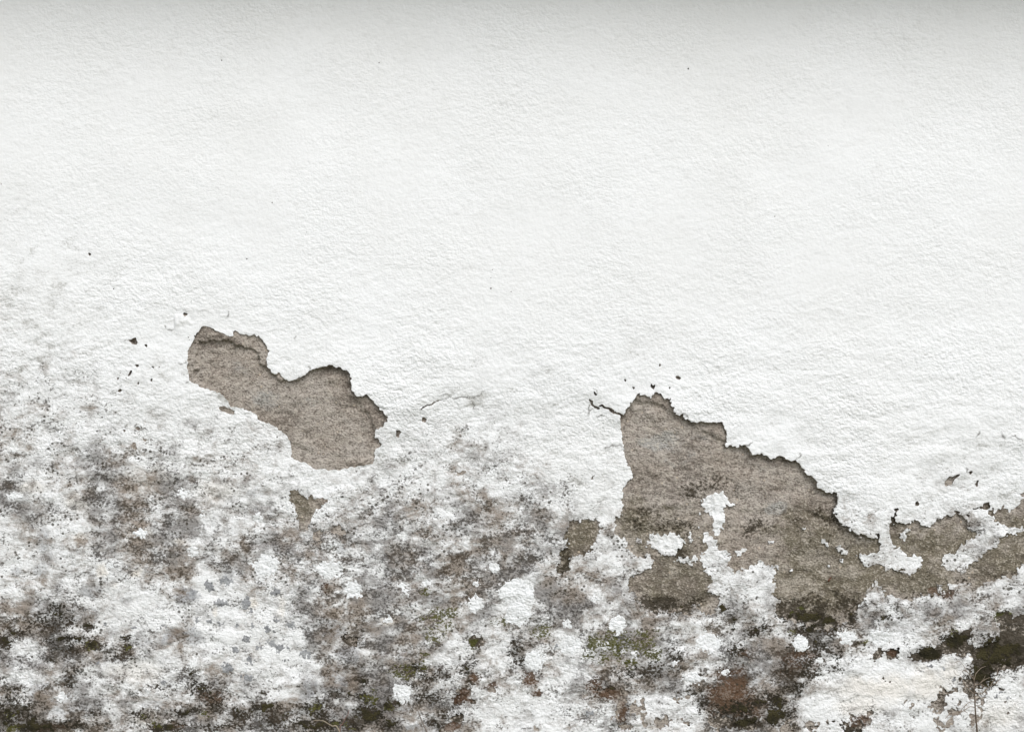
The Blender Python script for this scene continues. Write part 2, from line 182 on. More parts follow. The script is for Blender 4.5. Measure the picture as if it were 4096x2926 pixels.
GREY = el(a2, q, (790,120,110,70,.65), (1110,190,60,50,.45), (1650,160,110,85,.8), (1560,500,160,75,.75), (1480,540,100,50,.7), (1700,520,100,110,.65), (980,490,70,60,.35), (1240,500,45,45,.5), (650,970,140,120,.5), (350,1000,150,110,.4), (700,1130,150,100,.45), (500,1150,210,110,.4), (700,320,150,80,.42), (1300,860,50,40,.3), (820,330,70,90,.4), (330,250,200,120,.3), (1250,580,120,50,.45), (1380,600,80,40,.4), (1340,1130,120,50,.3)) \
  + el(a1, q, (370,1030,60,130,.5), (880,930,70,80,.4), (960,1130,50,40,.4), (1580,1110,28,28,.6), (2020,1340,60,40,.6), (1300,1310,50,40,.4), (1830,1190,50,40,.4), (400,1200,60,80,.4), (140,1310,60,40,.4), (330,1310,100,60,.4), (800,760,60,50,.35), (2230,620,50,50,.4), (2250,800,40,60,.5), (120,700,160,100,.3)) \
  + el(b2, q, (660,470,130,120,.65), (830,680,130,100,.85), (980,430,100,60,.5), (470,990,95,95,.9), (800,950,130,90,.9), (640,980,120,50,.6), (1110,1040,115,110,.92), (1110,1200,120,160,.92), (1320,1130,75,100,.7), (1610,610,90,60,.45), (1330,690,100,90,.5), (1600,190,170,70,.45), (1380,1335,90,40,.7), (180,1210,80,70,.6), (640,380,90,70,.5), (1940,330,60,40,.4), (760,820,160,60,.35), (1780,740,40,40,.3), (700,870,160,50,.45)) \
  + el(b1, q, (560,980,60,50,.5), (120,1050,80,50,.3), (770,1080,70,80,.45), (40,600,90,60,.3), (1180,850,40,60,.3), (1650,980,60,40,.3), (1560,1320,200,60,.35)) \
  + el(c2, q, (2230,760,90,80,.55), (2180,900,70,100,.55), (1840,610,60,50,.5), (690,1200,60,30,.4), (1350,820,200,90,.3), (520,230,200,100,.3)) + el(d2_, 1.2637, (840,180,100,60,.35), (780,412,80,20,.6), (100,420,100,80,.3), (690,240,60,60,.25), (940,180,60,60,.3))
CREAM = el(a1, q, (1580,1050,60,40,.8), (1200,1330,60,40,.8), (700,700,140,90,.5), (250,560,150,60,.5), (800,580,60,50,.5), (1230,960,110,90,.6), (1200,1000,100,60,.4), (700,1020,80,60,.6), (900,1300,50,60,.7), (1900,600,200,120,.35), (1400,460,140,90,.35), (1250,520,200,140,.3)) + el(b2, q, (1180,370,70,60,.9), (220,260,40,120,.5), (700,310,70,50,.6), (980,200,90,80,.5)) + el(d2_, 1.2637, (560,560,260,80,.6), (800,540,130,90,.55), (470,650,150,60,.5), (930,480,60,70,.5), (1180,700,150,80,.35)) + el(a2, q, (2240,230,40,50,.8), (1180,830,300,100,.35), (1000,60,60,40,.4), (1350,1250,260,70,.4), (1900,300,30,50,.6)) + el(c2, q, (480,400,70,40,.5), (1250,1330,60,20,.4))
FAINT = [(150, 1300, 330, 420, .55), (260, 1120, 260, 240, .35), (60, 900, 160, 200, .3), (640, 1560, 220, 90, .35), (1900, 1600, 160, 60, .8), (880, 1585, 110, 55, 1.0), (1430, 1880, 190, 40, .75), (1360, 1900, 90, 22, 1.0), (2480, 1850, 70, 34, .8), (2160, 1620, 140, 50, .45), (2050, 1480, 300, 120, .25), (2520, 1430, 180, 60, .35), (3980, 1800, 130, 60, .45), (4030, 1990, 120, 70, .5), (650, 1500, 180, 120, .3), (560, 1730, 200, 100, .35), (500, 1550, 140, 160, .3), (1900, 1780, 300, 80, .35), (1600, 1820, 200, 60, .4), (2350, 1920, 160, 60, .4), (2400, 1950, 90, 40, .4), (1150, 1820, 120, 60, .3), (3870, 1870, 160, 60, .3), (2600, 1330, 220, 70, .25)]  # greyish wrinkled zones: faint dirt plus wrinkle shading put into the colour
DAMP = [(3250, 2130, 250, 150, .6), (2650, 2150, 250, 130, .55), (3600, 2250, 420, 150, .8), (4000, 2200, 300, 200, .8), (2700, 2330, 250, 110, .8), (3300, 2330, 320, 140, .9), (1180, 2010, 120, 120, .7), (2320, 2200, 130, 170, .95), (2550, 2080, 90, 120, .5), (3600, 2050, 120, 120, .5)]
DARKM = [(3250, 2450, 260, 70, .95), (3380, 2440, 120, 80, .8), (2680, 2420, 160, 45, .75), (2740, 2170, 60, 130, .55), (3950, 2560, 420, 260, 1.3), (3700, 2600, 200, 120, 1.3), (3530, 2620, 140, 50, 1.1), (3980, 2700, 140, 90, 1.0), (2960, 2890, 200, 50, 1.0), (1400, 2560, 60, 40, 1.1), (1910, 2565, 60, 50, .9), (3190, 2110, 150, 60, .3), (3060, 2120, 120, 50, .35), (2840, 1960, 130, 70, .3), (2570, 2080, 120, 60, .4), (3340, 2060, 90, 80, .35), (2260, 2270, 60, 80, .6), (1830, 2770, 100, 120, .9), (1860, 2890, 80, 80, .7), (3300, 2200, 120, 50, .3), (3700, 2330, 160, 40, .35), (2510, 2300, 50, 50, .3), (2850, 2420, 80, 70, .4), (3450, 2900, 150, 60, .8), (2500, 2780, 80, 80, .6), (3160, 2900, 120, 40, .7)]
PALE = [(1060, 1600, 110, 60, .8), (950, 1470, 90, 40, .5), (1290, 1600, 120, 70, .6), (2640, 1760, 130, 60, .9), (2780, 1740, 110, 60, .6), (2720, 1810, 110, 50, .7), (2690, 1850, 70, 40, .6), (3110, 2030, 90, 40, .9), (3180, 2040, 60, 40, .6), (3060, 1870, 110, 40, .5), (3120, 1900, 60, 40, .5), (1490, 1830, 60, 50, .4), (2560, 1960, 60, 40, .4), (1250, 1500, 70, 60, .4)]
CHIPS = el(d2_, 1.2637, (700,640,60,40,.55), (780,660,90,90,.35), (900,640,110,110,.55), (1060,600,90,90,.75), (1160,560,60,60,.65), (330,740,300,40,.7), (480,690,90,40,.55), (890,740,90,50,.7), (1060,720,60,60,.6), (1230,600,60,80,.4), (950,520,50,30,.5), (600,500,200,60,.25), (780,460,80,30,.35)) + el(c2, q, (1350,1290,330,90,.62), (980,1200,90,130,.72), (1180,1150,150,90,.6), (900,1290,90,60,.6), (1500,1340,200,40,.45), (700,1180,90,60,.4), (1500,1060,120,40,.6), (860,1040,120,60,.55), (150,930,130,110,.5), (200,1330,120,40,.5), (2250,1290,60,70,.7)) + el(b2, q, (1700,1320,150,60,.66), (1890,1090,70,50,.6), (2050,980,160,40,.5), (1900,930,90,90,.5), (1520,1330,90,40,.4))
PITS = [(1170, 850, 170, 140, .6), (1950, 1130, 260, 120, .5), (2400, 1150, 200, 120, .55), (2100, 1200, 300, 160, .3), (700, 1350, 400, 160, .45), (520, 1500, 260, 260, .5), (2450, 1450, 250, 90, .4), (1800, 1500, 160, 100, .4), (1560, 1700, 160, 90, .5), (1400, 1350, 300, 120, .2)]

# ------------------------------------------------------------------ fields over the wall face
def stain(X, Y, spots, soft=(1.25, .45), wob=1.0, mode='max'):
    r = np.zeros(X.shape, np.float32)
    y1d, x1d = Y[:, 0], X[0, :]
    for (cx, cy, rx, ry, k) in spots:
        m = 1.6 + 40 / min(rx, ry)
        i0, i1 = np.searchsorted(x1d, [cx - rx * m, cx + rx * m]); j0, j1 = np.searchsorted(y1d, [cy - ry * m, cy + ry * m])
        if i1 <= i0 or j1 <= j0: continue
        sl = (slice(j0, j1), slice(i0, i1)); x, y = X[sl], Y[sl]
        a = wob * (6 + .22 * min(rx, ry))
        wx = x + a * WX[sl] + .6 * a * VX[sl]; wy = y + a * WY[sl] + .6 * a * VY[sl]
        d = np.sqrt(((wx - cx) / rx) ** 2 + ((wy - cy) / ry) ** 2)
        f = k * sstep(soft[0], soft[1], d)
        r[sl] = np.maximum(r[sl], f)
    return r

def axis(lo, a, b, hi, step, grow=1.18, seg=None):
    core = seg if seg is not None else list(np.arange(a, b, step))
    L, s, x = [], step, core[0]
    while x > lo: s = min(s * grow, 160); x -= s; L.append(x)
    R, s, x = [], step, core[-1]
    while x < hi: s = min(s * grow, 160); x += s; R.append(x)
    return np.array(L[::-1] + core + R, np.float32)
XA = axis(-1700, -60, W + 60, W + 1700, 3.9)
ys = list(np.arange(-40, 1150, 5.6)); y_ = ys[-1]
while y_ < H + 40: y_ += 3.9; ys.append(y_)
YA = axis(-270, 0, 0, (ZTOP - 0.02) / S, 5.0, seg=ys)
X, Y = np.meshgrid(XA, YA)
WX = nz(X, Y, 70, 101); WY = nz(X, Y, 70, 102); VX = nz(X, Y, 22, 103); VY = nz(X, Y, 22, 104)
TX = nz(X, Y, 11, 105); TY = nz(X, Y, 11, 106)
CR = nz(X, Y, 16, 107) * .6 + nz(X, Y, 9, 108) * .5

def local(poly, m):
    P = np.asarray(poly); (ax, ay), (bx, by) = P.min(0) - m, P.max(0) + m
    i0, i1 = np.searchsorted(XA, [ax, bx]); j0, j1 = np.searchsorted(YA, [ay, by])
    return slice(max(j0, 0), j1), slice(max(i0, 0), i1)
F = np.full(X.shape, 80.0, np.float32)          # > 0 where plaster is left
for poly, wob, crumb in HOLES:
    sl = local(poly, 90); x, y = X[sl], Y[sl]
    low = sstep(1900, 2200, y)
    a = wob * (1 + .5 * low)
    d = sdf_poly(x + a * (1.2 * VX[sl] + 1.3 * TX[sl]), y + a * (1.2 * VY[sl] + 1.3 * TY[sl]), poly)
    d = d + crumb * (1 + 1.8 * low) * CR[sl] - (1.8 if crumb == 1 else 0)
    F[sl] = np.minimum(F[sl], d)
for poly, crumb in ISLANDS:
    sl = local(poly, 60); x, y = X[sl], Y[sl]
    d = sdf_poly(x + 7 * VX[sl] + 5 * TX[sl], y + 7 * VY[sl] + 5 * TY[sl], poly)
    F[sl] = np.maximum(F[sl], np.minimum(-d + 2.4 * crumb * CR[sl] - .3 * crumb, 60))
for pts, w0, w1 in CRACKS:
    sl = local(pts, 40); d, t = dist_line(X[sl] + 5 * VX[sl] + 4 * TX[sl], Y[sl] + 5 * VY[sl] + 4 * TY[sl], pts)
    F[sl] = np.minimum(F[sl], d - (w0 + (w1 - w0) * t) * .5 - 2.5 * CR[sl])
chips = stain(X, Y, CHIPS)
cn = fbm(X, Y, 46, 301, 3, .6)
F = np.minimum(F, np.where(chips > .02, (.60 - chips * .72 - cn) * 55, 80))
HAIR = np.zeros(X.shape, np.float32)
for pts in HAIRLINES:
    sl = local(pts, 20); d, t = dist_line(X[sl] + 6 * VX[sl] + 4 * TX[sl], Y[sl] + 6 * VY[sl] + 4 * TY[sl], pts)
    HAIR[sl] = np.maximum(HAIR[sl], sstep(4.2, 1.0, d) * (.55 + .45 * np.sin(math.pi * np.clip(t, .05, .95))))

EDGE_X = np.array([-1700, 0, 300, 500, 640, 850, 930, 1050, 1180, 1310, 1400, 1600, 1850, 1930, 2000, 2100, 2280, 3200]) / .55493
EDGE_Y = np.array([1050, 1010, 960, 820, 900, 975, 905, 888, 900, 892, 935, 1060, 1190, 1215, 1160, 1080, 1030, 1010]) / .55493
EDGE_W = np.array([300, 300, 190, 90, 60, 50, 26, 70, 150, 30, 40, 40, 40, 40, 60, 130, 160, 200], float) / .55493
def VXs(X, Y): return nz(X, Y, 30, 217)
def thick(X, Y):
    e = np.interp(X, EDGE_X, EDGE_Y) + 20 * nz(X, Y, 140, 205); wd = np.interp(X, EDGE_X, EDGE_W)
    return .0028 + .0135 * sstep(wd, -wd, Y - e)
def rough_amt(X, Y):        # smoother trowelled plaster above, weathered skin below
    return .25 + .75 * sstep(900, 1750, Y + 160 * nz(X, Y, 500, 206) - .12 * (X - 2048) * sstep(3900, 2600, X))
def h_plaster(X, Y):
    ra = rough_amt(X, Y)
    h = .0030 * nz(X, Y, 620, 211) + .0016 * nz(X, Y, 230, 212)
    h = h + (.0006 + .0020 * ra) * nz(X + .5 * Y, Y, 95, 213, 1.5) * ra + .0042 * sstep(1520, 1760, Y) * sstep(-.1, .4, nz(X, Y, 300, 218)) * nz(X + 25 * nz(X, Y, 50, 219), Y, 60, 220, 2.2)
    h = h + .0010 * ra * nz(X + 14 * VXs(X, Y) + .5 * Y, Y, 36, 214, 1.8) + .00055 * (.25 + ra) * nz(X + .4 * Y, Y, 20, 215, 1.4) + .00034 * (.3 + ra) * nz(X, Y, 11, 216)
    return thick(X, Y) + h
LEDGE = [(z1(400,345,470,340,560,330,640,325,700,360,760,385,830,400,875,440,885,500,930,540,985,590,1050,640,1300,640,1600,600,2000,900,1800,1500,900,1300,500,760,380,655,350,600,365,560,410,545,350,540,362,460,385,400), .0105),]
def h_mortar(X, Y):
    h = .0045 * nz(X, Y, 300, 221) + .0034 * nz(X + .3 * Y, Y, 115, 222, 1.5)
    h = h + .0027 * nz(X + 20 * VXs(X, Y) + .4 * Y, Y, 52, 223, 2.0) + .0014 * nz(X + .4 * Y, Y, 25, 224, 1.6) + .0006 * nz(X, Y, 12, 225)
    r = nz(X + 30 * nz(X, Y, 60, 228), Y + 25 * nz(X, Y, 40, 229), 110, 226, 1.6); h = h + .0022 * sstep(-.04, .05, r) * sstep(-.2, .4, nz(X, Y, 260, 227))
    # layer of scratch coat left round the top of the first hole, and ledges in the second
    m = (X > 700) & (X < 1200) & (Y > 1260) & (Y < 1580)
    if m.any():
        d = sdf_poly(X[m] + 10 * nz(X[m], Y[m], 30, 231) + 5 * nz(X[m], Y[m], 12, 232), Y[m] + 10 * nz(X[m], Y[m], 30, 233) + 5 * nz(X[m], Y[m], 12, 234), LEDGE[0][0])
        h = np.array(h); h[m] += LEDGE[0][1] * sstep(-4, 5, d) + .0012 * sstep(-4, 5, d) * nz(X[m], Y[m], 20, 235)
    for poly, k in LEDGE2:
        P = np.asarray(poly); m = (X > P[:, 0].min() - 30) & (X < P[:, 0].max() + 30) & (Y > P[:, 1].min() - 30) & (Y < P[:, 1].max() + 30)
        if m.any():
            d = sdf_poly(X[m] + 12 * nz(X[m], Y[m], 40, 241) + 6 * nz(X[m], Y[m], 14, 242), Y[m] + 12 * nz(X[m], Y[m], 40, 243) + 6 * nz(X[m], Y[m], 14, 244), poly)
            h = np.array(h); h[m] += k * sstep(7, -7, d)
    for (cx, cy, rx, ry) in RUBBLE:
        m = (np.abs(X - cx) < rx * 1.4) & (np.abs(Y - cy) < ry * 1.4)
        if m.any():
            d = np.sqrt(((X[m] - cx) / rx) ** 2 + ((Y[m] - cy) / ry) ** 2)
            h = np.array(h); h[m] += sstep(1.1, .3, d) * (.0025 + .004 * np.abs(nz(X[m], Y[m], 26, 251)) + .003 * nz(X[m], Y[m], 14, 252))
    return h
LEDGE2 = [(z2(830,500,1090,500,1110,660,1060,650,1000,625,960,600,900,575,860,545), .006), (z2(380,330,700,310,720,460,690,440,640,400,560,380,500,372,430,365,390,400), .005),
          (z2(400,400,560,430,640,560,600,540,540,480,470,440,420,430), .003), (z1(1620,700,1660,760,1850,830,1950,960,1860,1060,1800,1000,1760,900,1690,820,1600,760), .004), (z2(640,1110,780,1090,760,1140,690,1150), .004), (z2(1680,1150,1880,1130,1900,1200,1760,1200), .004)]
RUBBLE = [(1445, 1845, 75, 26), (1330, 1520, 40, 26), (1465, 1655, 30, 40)]

WXX = X + 60 * nz(X, Y, 170, 111) + 32 * nz(X, Y, 60, 112); WYY = Y + 60 * nz(X, Y, 170, 113) + 32 * nz(X, Y, 60, 114)
mould = grid_lookup(MG, WXX, WYY) * 1.28
mould = np.maximum(mould, stain(X, Y, MOULD_SPOTS, (1.35, .2)) * 1.42)
clean = stain(X, Y, CLEAN, (1.2, .5))
cav = -nz(X + 14 * VXs(X, Y) + .5 * Y, Y, 36, 214, 1.8) - .6 * nz(X + .4 * Y, Y, 20, 215, 1.4) - .5 * nz(X + .5 * Y, Y, 95, 213, 1.5)  # hollows of the plaster relief, used to darken crevices by colour
mould = mould * (1 - .8 * clean) * (1 + .45 * cav) + .15 * sstep(1350, 2050, Y - .1 * (X - 2000)) * (.7 + .6 * nz(X, Y, 260, 121))
black = 1.3 * stain(X, Y, BLACK, (1.35, .1)); green = 1.2 * stain(X, Y, GREEN, (1.3, .2)); rust = 1.3 * stain(X, Y, RUST, (1.3, .3))
grey = stain(X, Y, GREY, (1.15, .55)); cream = stain(X, Y, CREAM, (1.3, .3))
faint = stain(X, Y, FAINT, (1.3, .1)); damp = 1.3 * stain(X, Y, DAMP, (1.3, .3)); darkm = stain(X, Y, DARKM, (1.3, .3)); pale = stain(X, Y, PALE, (1.3, .2)); pits = stain(X, Y, PITS, (1.3, .2))
faint = faint * np.clip(.55 + .9 * cav, .1, 1.6) + .55 * np.clip(cav - .05, 0, 1) * sstep(1250, 1900, Y - .1 * (X - 2000)) + .05 * sstep(1500, 2000, Y)  # crevice shade of the rough plaster painted on top of the faint dirt
ST_A = np.stack([mould, black, grey, green], -1); ST_B = np.stack([rust, cream, faint, HAIR], -1)
ST_C = np.stack([damp, darkm, pale, pits], -1)
REL = np.repeat(((.26 + .95 * rough_amt(X, Y)) * (1 + .55 * nz(X, Y, 420, 131) + .35 * nz(X + .8 * Y, Y, 150, 132, 2.5)))[..., None], 4, -1)

# ------------------------------------------------------------------ contouring a field into a mesh
def components(sol):
    """label connected solid nodes, row runs + union-find"""
    par = []
    def find(a):
        while par[a] != a: par[a] = par[par[a]]; a = par[a]
        return a
    lab = np.full(sol.shape, -1, np.int32); prev = []
    for j in range(sol.shape[0]):
        r = sol[j].astype(np.int8); e = np.diff(np.concatenate([[0], r, [0]]))
        cur = []
        k = 0
        for s, t in zip(np.nonzero(e == 1)[0], np.nonzero(e == -1)[0]):
            i = len(par); par.append(i); cur.append((s, t, i)); lab[j, s:t] = i
        for s, t, i in cur:
            for (s2, t2, i2) in prev:
                if s2 < t and t2 > s:
                    a, b = find(i), find(i2)
                    if a != b: par[max(a, b)] = min(a, b)
        prev = cur
    root = np.array([find(a) for a in range(len(par))] + [-1], np.int32)
    return root[lab]

def contour(f, xs, ys):
    """marching squares. returns vertex positions (px), faces (list of index arrays by size), border segments, per-face solid node"""
    ny, nx = f.shape; N = nx * ny
    s = f > 0
    X2, Y2 = np.meshgrid(xs, ys)
    def cross(a, b, ca, cb): t = a / (a - b + 1e-12); t = np.clip(t, .02, .98); return ca + (cb - ca) * t
    with np.errstate(all='ignore'):
        hx = cross(f[:, :-1], f[:, 1:], X2[:, :-1], X2[:, 1:]); hy = Y2[:, :-1]
        vy = cross(f[:-1], f[1:], Y2[:-1], Y2[1:]); vx = X2[:-1]
    P = np.concatenate([np.stack([X2.ravel(), Y2.ravel()], 1), np.stack([hx.ravel(), hy.ravel()], 1), np.stack([vx.ravel(), vy.ravel()], 1)])
    j, i = np.mgrid[0:ny - 1, 0:nx - 1]
    n0 = j * nx + i; n1 = n0 + 1; n2 = n0 + nx + 1; n3 = n0 + nx
    e0 = N + j * (nx - 1) + i; e2 = N + (j + 1) * (nx - 1) + i
    base = N + ny * (nx - 1); e3 = base + j * nx + i; e1 = e3 + 1
    refs = {'0': n0, '1': n1, '2': n2, '3': n3, 'a': e0, 'b': e1, 'c': e2, 'd': e3}
    code = s[:-1, :-1] * 1 + s[:-1, 1:] * 2 + s[1:, 1:] * 4 + s[1:, :-1] * 8
    table = {15: ['0123'], 1: ['0ad'], 2: ['1ba'], 4: ['2cb'], 8: ['3dc'], 3: ['01bd'], 6: ['12ca'], 12: ['23db'], 9: ['30ac'],
             7: ['012cd'], 14: ['123da'], 13: ['230ab'], 11: ['301bc'], 5: ['0ad', '2cb'], 10: ['1ba', '3dc']}
    segs_t = {1: ['ad'], 2: ['ba'], 4: ['cb'], 8: ['dc'], 3: ['bd'], 6: ['ca'], 12: ['db'], 9: ['ac'], 7: ['cd'], 14: ['da'], 13: ['ab'], 11: ['bc'], 5: ['ad', 'cb'], 10: ['ba', 'dc']}
    faces, segs, own = [], [], []
    for c, polys in table.items():
        m = code == c
        if not m.any(): continue
        for p in polys:
            fa = np.stack([refs[k][m] for k in p], 1); faces.append(fa)
        for sg in segs_t.get(c, []):
            segs.append(np.stack([refs[sg[0]][m], refs[sg[1]][m]], 1))
            cn_ = [k for k in polys[segs_t[c].index(sg)] if k in '0123'][0]
            own.append(refs[cn_][m])
    fo = [fa.min(1) for fa in faces]
    return P, faces, fo, (np.concatenate(segs) if segs else np.zeros((0, 2), int)), (np.concatenate(own) if own else np.zeros(0, int)), N

def mesh_from(name, co, face_arrays, mat_ids, mats, attrs=None, smooth=True):
    me = bpy.data.meshes.new(name)
    nl = sum(a.size for a in face_arrays); nf = sum(len(a) for a in face_arrays)
    me.vertices.add(len(co)); me.vertices.foreach_set('co', np.ascontiguousarray(co, np.float32).ravel())
    me.loops.add(nl); me.polygons.add(nf)
    me.loops.foreach_set('vertex_index', np.concatenate([a.ravel() for a in face_arrays]).astype(np.int32))
    sizes = np.concatenate([np.full(len(a), a.shape[1], np.int32) for a in face_arrays])
    me.polygons.foreach_set('loop_start', np.concatenate([[0], np.cumsum(sizes)[:-1]]).astype(np.int32))
    me.polygons.foreach_set('material_index', np.concatenate([np.full(len(a), k, np.int32) for a, k in zip(face_arrays, mat_ids)]))
    me.polygons.foreach_set('use_smooth', np.full(nf, smooth, bool))
    for m in mats: me.materials.append(m)
    me.update(calc_edges=True); me.validate()
    for an, arr in (attrs or {}).items():
        at = me.attributes.new(an, 'FLOAT_COLOR', 'POINT'); at.data.foreach_set('color', np.ascontiguousarray(arr, np.float32).ravel())
    return me
def to_world(px, depth):
    return np.stack([(px[:, 0] - W / 2) * S, -depth, ZTOP - px[:, 1] * S], 1)
def bil(A, xs, ys, px):
    i = np.clip(np.searchsorted(xs, px[:, 0], 'right') - 1, 0, len(xs) - 2); j = np.clip(np.searchsorted(ys, px[:, 1], 'right') - 1, 0, len(ys) - 2)
    fx = np.clip((px[:, 0] - xs[i]) / (xs[i + 1] - xs[i]), 0, 1); fy = np.clip((px[:, 1] - ys[j]) / (ys[j + 1] - ys[j]), 0, 1)
    if A.ndim == 3: fx, fy = fx[:, None], fy[:, None]
    return (A[j, i] * (1 - fx) + A[j, i + 1] * fx) * (1 - fy) + (A[j + 1, i] * (1 - fx) + A[j + 1, i + 1] * fx) * fy

# ------------------------------------------------------------------ materials
def new_mat(name):
    m = bpy.data.materials.new(name); m.use_nodes = True; nt = m.node_tree
    b = nt.nodes['Principled BSDF']; b.inputs['Roughness'].default_value = .92; b.inputs['Specular IOR Level'].default_value = .18
    return m, nt, b
class N:
    def __init__(s, nt):
        s.nt = nt; s.pos = nt.nodes.new('ShaderNodeTexCoord').outputs['Object']
    def link(s, a, b): s.nt.links.new(a, b)
    def put(s, sock, val):
        if isinstance(val, (int, float)): sock.default_value = val
        elif isinstance(val, tuple): sock.default_value = (*val, 1) if len(val) == 3 and sock.type == 'RGBA' else val
        else: s.link(val, sock)
    def math(s, op, a, b=0.0, c=0.0, clamp=False):
        n = s.nt.nodes.new('ShaderNodeMath'); n.operation = op; n.use_clamp = clamp
        for k, val in enumerate((a, b, c)): s.put(n.inputs[k], val)
        return n.outputs[0]
    def noise(s, wl_px, detail=4, rough=.6, stretch=1.0, off=0.0, dist=0.0):
        mp = s.nt.nodes.new('ShaderNodeMapping'); s.link(s.pos, mp.inputs[0])
        mp.inputs['Location'].default_value = (off, off * .7, off * 1.3); mp.inputs['Scale'].default_value = (1 / stretch, 1, 1)
        n = s.nt.nodes.new('ShaderNodeTexNoise'); s.link(mp.outputs[0], n.inputs['Vector'])
        n.inputs['Scale'].default_value = 1 / (wl_px * S); n.inputs['Detail'].default_value = detail; n.inputs['Roughness'].default_value = rough; n.inputs['Distortion'].default_value = dist
        return n.outputs['Fac']
    def voro(s, wl_px, feature='F1', rnd=1.0):
        n = s.nt.nodes.new('ShaderNodeTexVoronoi'); s.link(s.pos, n.inputs['Vector']); n.feature = feature
        n.inputs['Scale'].default_value = 1 / (wl_px * S); n.inputs['Randomness'].default_value = rnd
        return n
    def ss(s, a, b, x, lo=0.0, hi=1.0):
        n = s.nt.nodes.new('ShaderNodeMapRange'); n.interpolation_type = 'SMOOTHSTEP'
        s.put(n.inputs['Value'], x); n.inputs[1].default_value = a; n.inputs[2].default_value = b; n.inputs[3].default_value = lo; n.inputs[4].default_value = hi
        return n.outputs[0]
    def mix(s, f, a, b, blend='MIX'):
        n = s.nt.nodes.new('ShaderNodeMix'); n.data_type = 'RGBA'; n.blend_type = blend
        s.put(n.inputs[0], f); s.put(n.inputs[6], a); s.put(n.inputs[7], b); return n.outputs[2]
    def attr(s, name):
        a = s.nt.nodes.new('ShaderNodeAttribute'); a.attribute_name = name
        sp = s.nt.nodes.new('ShaderNodeSeparateColor'); s.link(a.outputs['Color'], sp.inputs[0])
        return sp.outputs[0], sp.outputs[1], sp.outputs[2], a.outputs['Alpha']
    def bump(s, h, strength, dist, bsdf, prev=None):
        n = s.nt.nodes.new('ShaderNodeBump'); n.inputs['Strength'].default_value = strength; n.inputs['Distance'].default_value = dist
        s.link(h, n.inputs['Height'])
        if prev is not None: s.link(prev, n.inputs['Normal'])
        if bsdf is not None: s.link(n.outputs[0], bsdf.inputs['Normal'])
        return n.outputs[0]
    def speck(s, mid, fine, detail=3, rough=.65, stretch=1.3, off=0.0, kf=1.1):
        """patchy noise with a fine grain on top, centred on .5"""
        a = s.noise(mid, 3, .6, stretch, off, .3); b = s.noise(fine, detail, rough, 1.25, off + 3.3)
        return s.math('ADD', a, s.math('MULTIPLY', s.math('SUBTRACT', b, .5), kf))
    def cover(s, dens, noise, k, lo, hi):
        return s.math('MULTIPLY', s.ss(lo, hi, s.math('ADD', dens, s.math('MULTIPLY', s.math('SUBTRACT', noise, .5), k))), s.ss(.02, .16, dens))

def stains(n, col, A, B):
    mould, black, grey, green = A; rust, cream, faint, hair = B
    nf = n.speck(50, 7.5, 2, .6, 1.5, 1.0, 1.35); nb = n.speck(34, 8, 2, .6, 1.2, 4.0, 1.5); nm = n.noise(70, 4, .6, 1.0, 9.0); ng = n.speck(34, 7.5, 2, .6, 1.4, 14.0, 1.7); nhue = n.noise(160, 3, .6, 1.0, 20.0)
    col = n.mix(n.math('MULTIPLY', cream, .5, clamp=True), col, (.72, .60, .45))
    # faint dirt, with the shading of the wrinkles painted in as grey
    col = n.mix(n.math('ADD', n.math('MULTIPLY', faint, .26), n.math('MULTIPLY', n.cover(faint, nf, 3.0, .50, 1.3), .35)), col, (.30, .285, .25))
    g = n.math('MULTIPLY', grey, n.ss(.25, .75, n.noise(20, 4, .75, 1.1, 31.0), .55, 1.25))
    col = n.mix(n.math('MULTIPLY', g, .88, clamp=True), col, n.mix(n.ss(.42, .66, nhue), (.17, .175, .19), (.19, .18, .18)))
    mc = n.mix(n.ss(.38, .62, nhue), (.05, .037, .024), (.055, .048, .042))
    # general veil of fine mould, then denser specks
    col = n.mix(n.math('MULTIPLY', n.cover(mould, n.noise(60, 6, .80, 1.35, 71.0, .4), 4.2, .02, 1.15), .84), col, n.mix(n.ss(.38, .62, nhue), (.185, .138, .098), (.18, .163, .15)))
    col = n.mix(n.math('MULTIPLY', n.cover(mould, nf, 3.4, .55, 1.6), .84), col, mc)
    col = n.mix(n.math('MULTIPLY', n.cover(rust, ng, 3.2, .45, .85), .92), col, n.mix(n.ss(.4, .6, ng), (.11, .052, .028), (.05, .03, .018)))
    col = n.mix(n.math('MULTIPLY', n.cover(black, n.noise(60, 5, .65, 1.2, 73.0, .3), 2.6, .15, 1.1), .6), col, (.055, .048, .036))
    col = n.mix(n.math('MULTIPLY', n.cover(rust, n.noise(60, 5, .65, 1.2, 75.0, .3), 2.6, .15, 1.1), .6), col, (.115, .068, .04))
    bl = n.cover(black, nb, 3.4, .50, .80)
    col = n.mix(n.math('MULTIPLY', bl, .95), col, n.mix(n.ss(.4, .62, nm), (.022, .018, .011), (.04, .03, .02)))
    col = n.mix(n.math('MULTIPLY', n.cover(green, ng, 3.4, .45, .75), .92), col, n.mix(n.ss(.35, .65, nm), (.06, .058, .014), (.095, .09, .03)))
    return col, bl

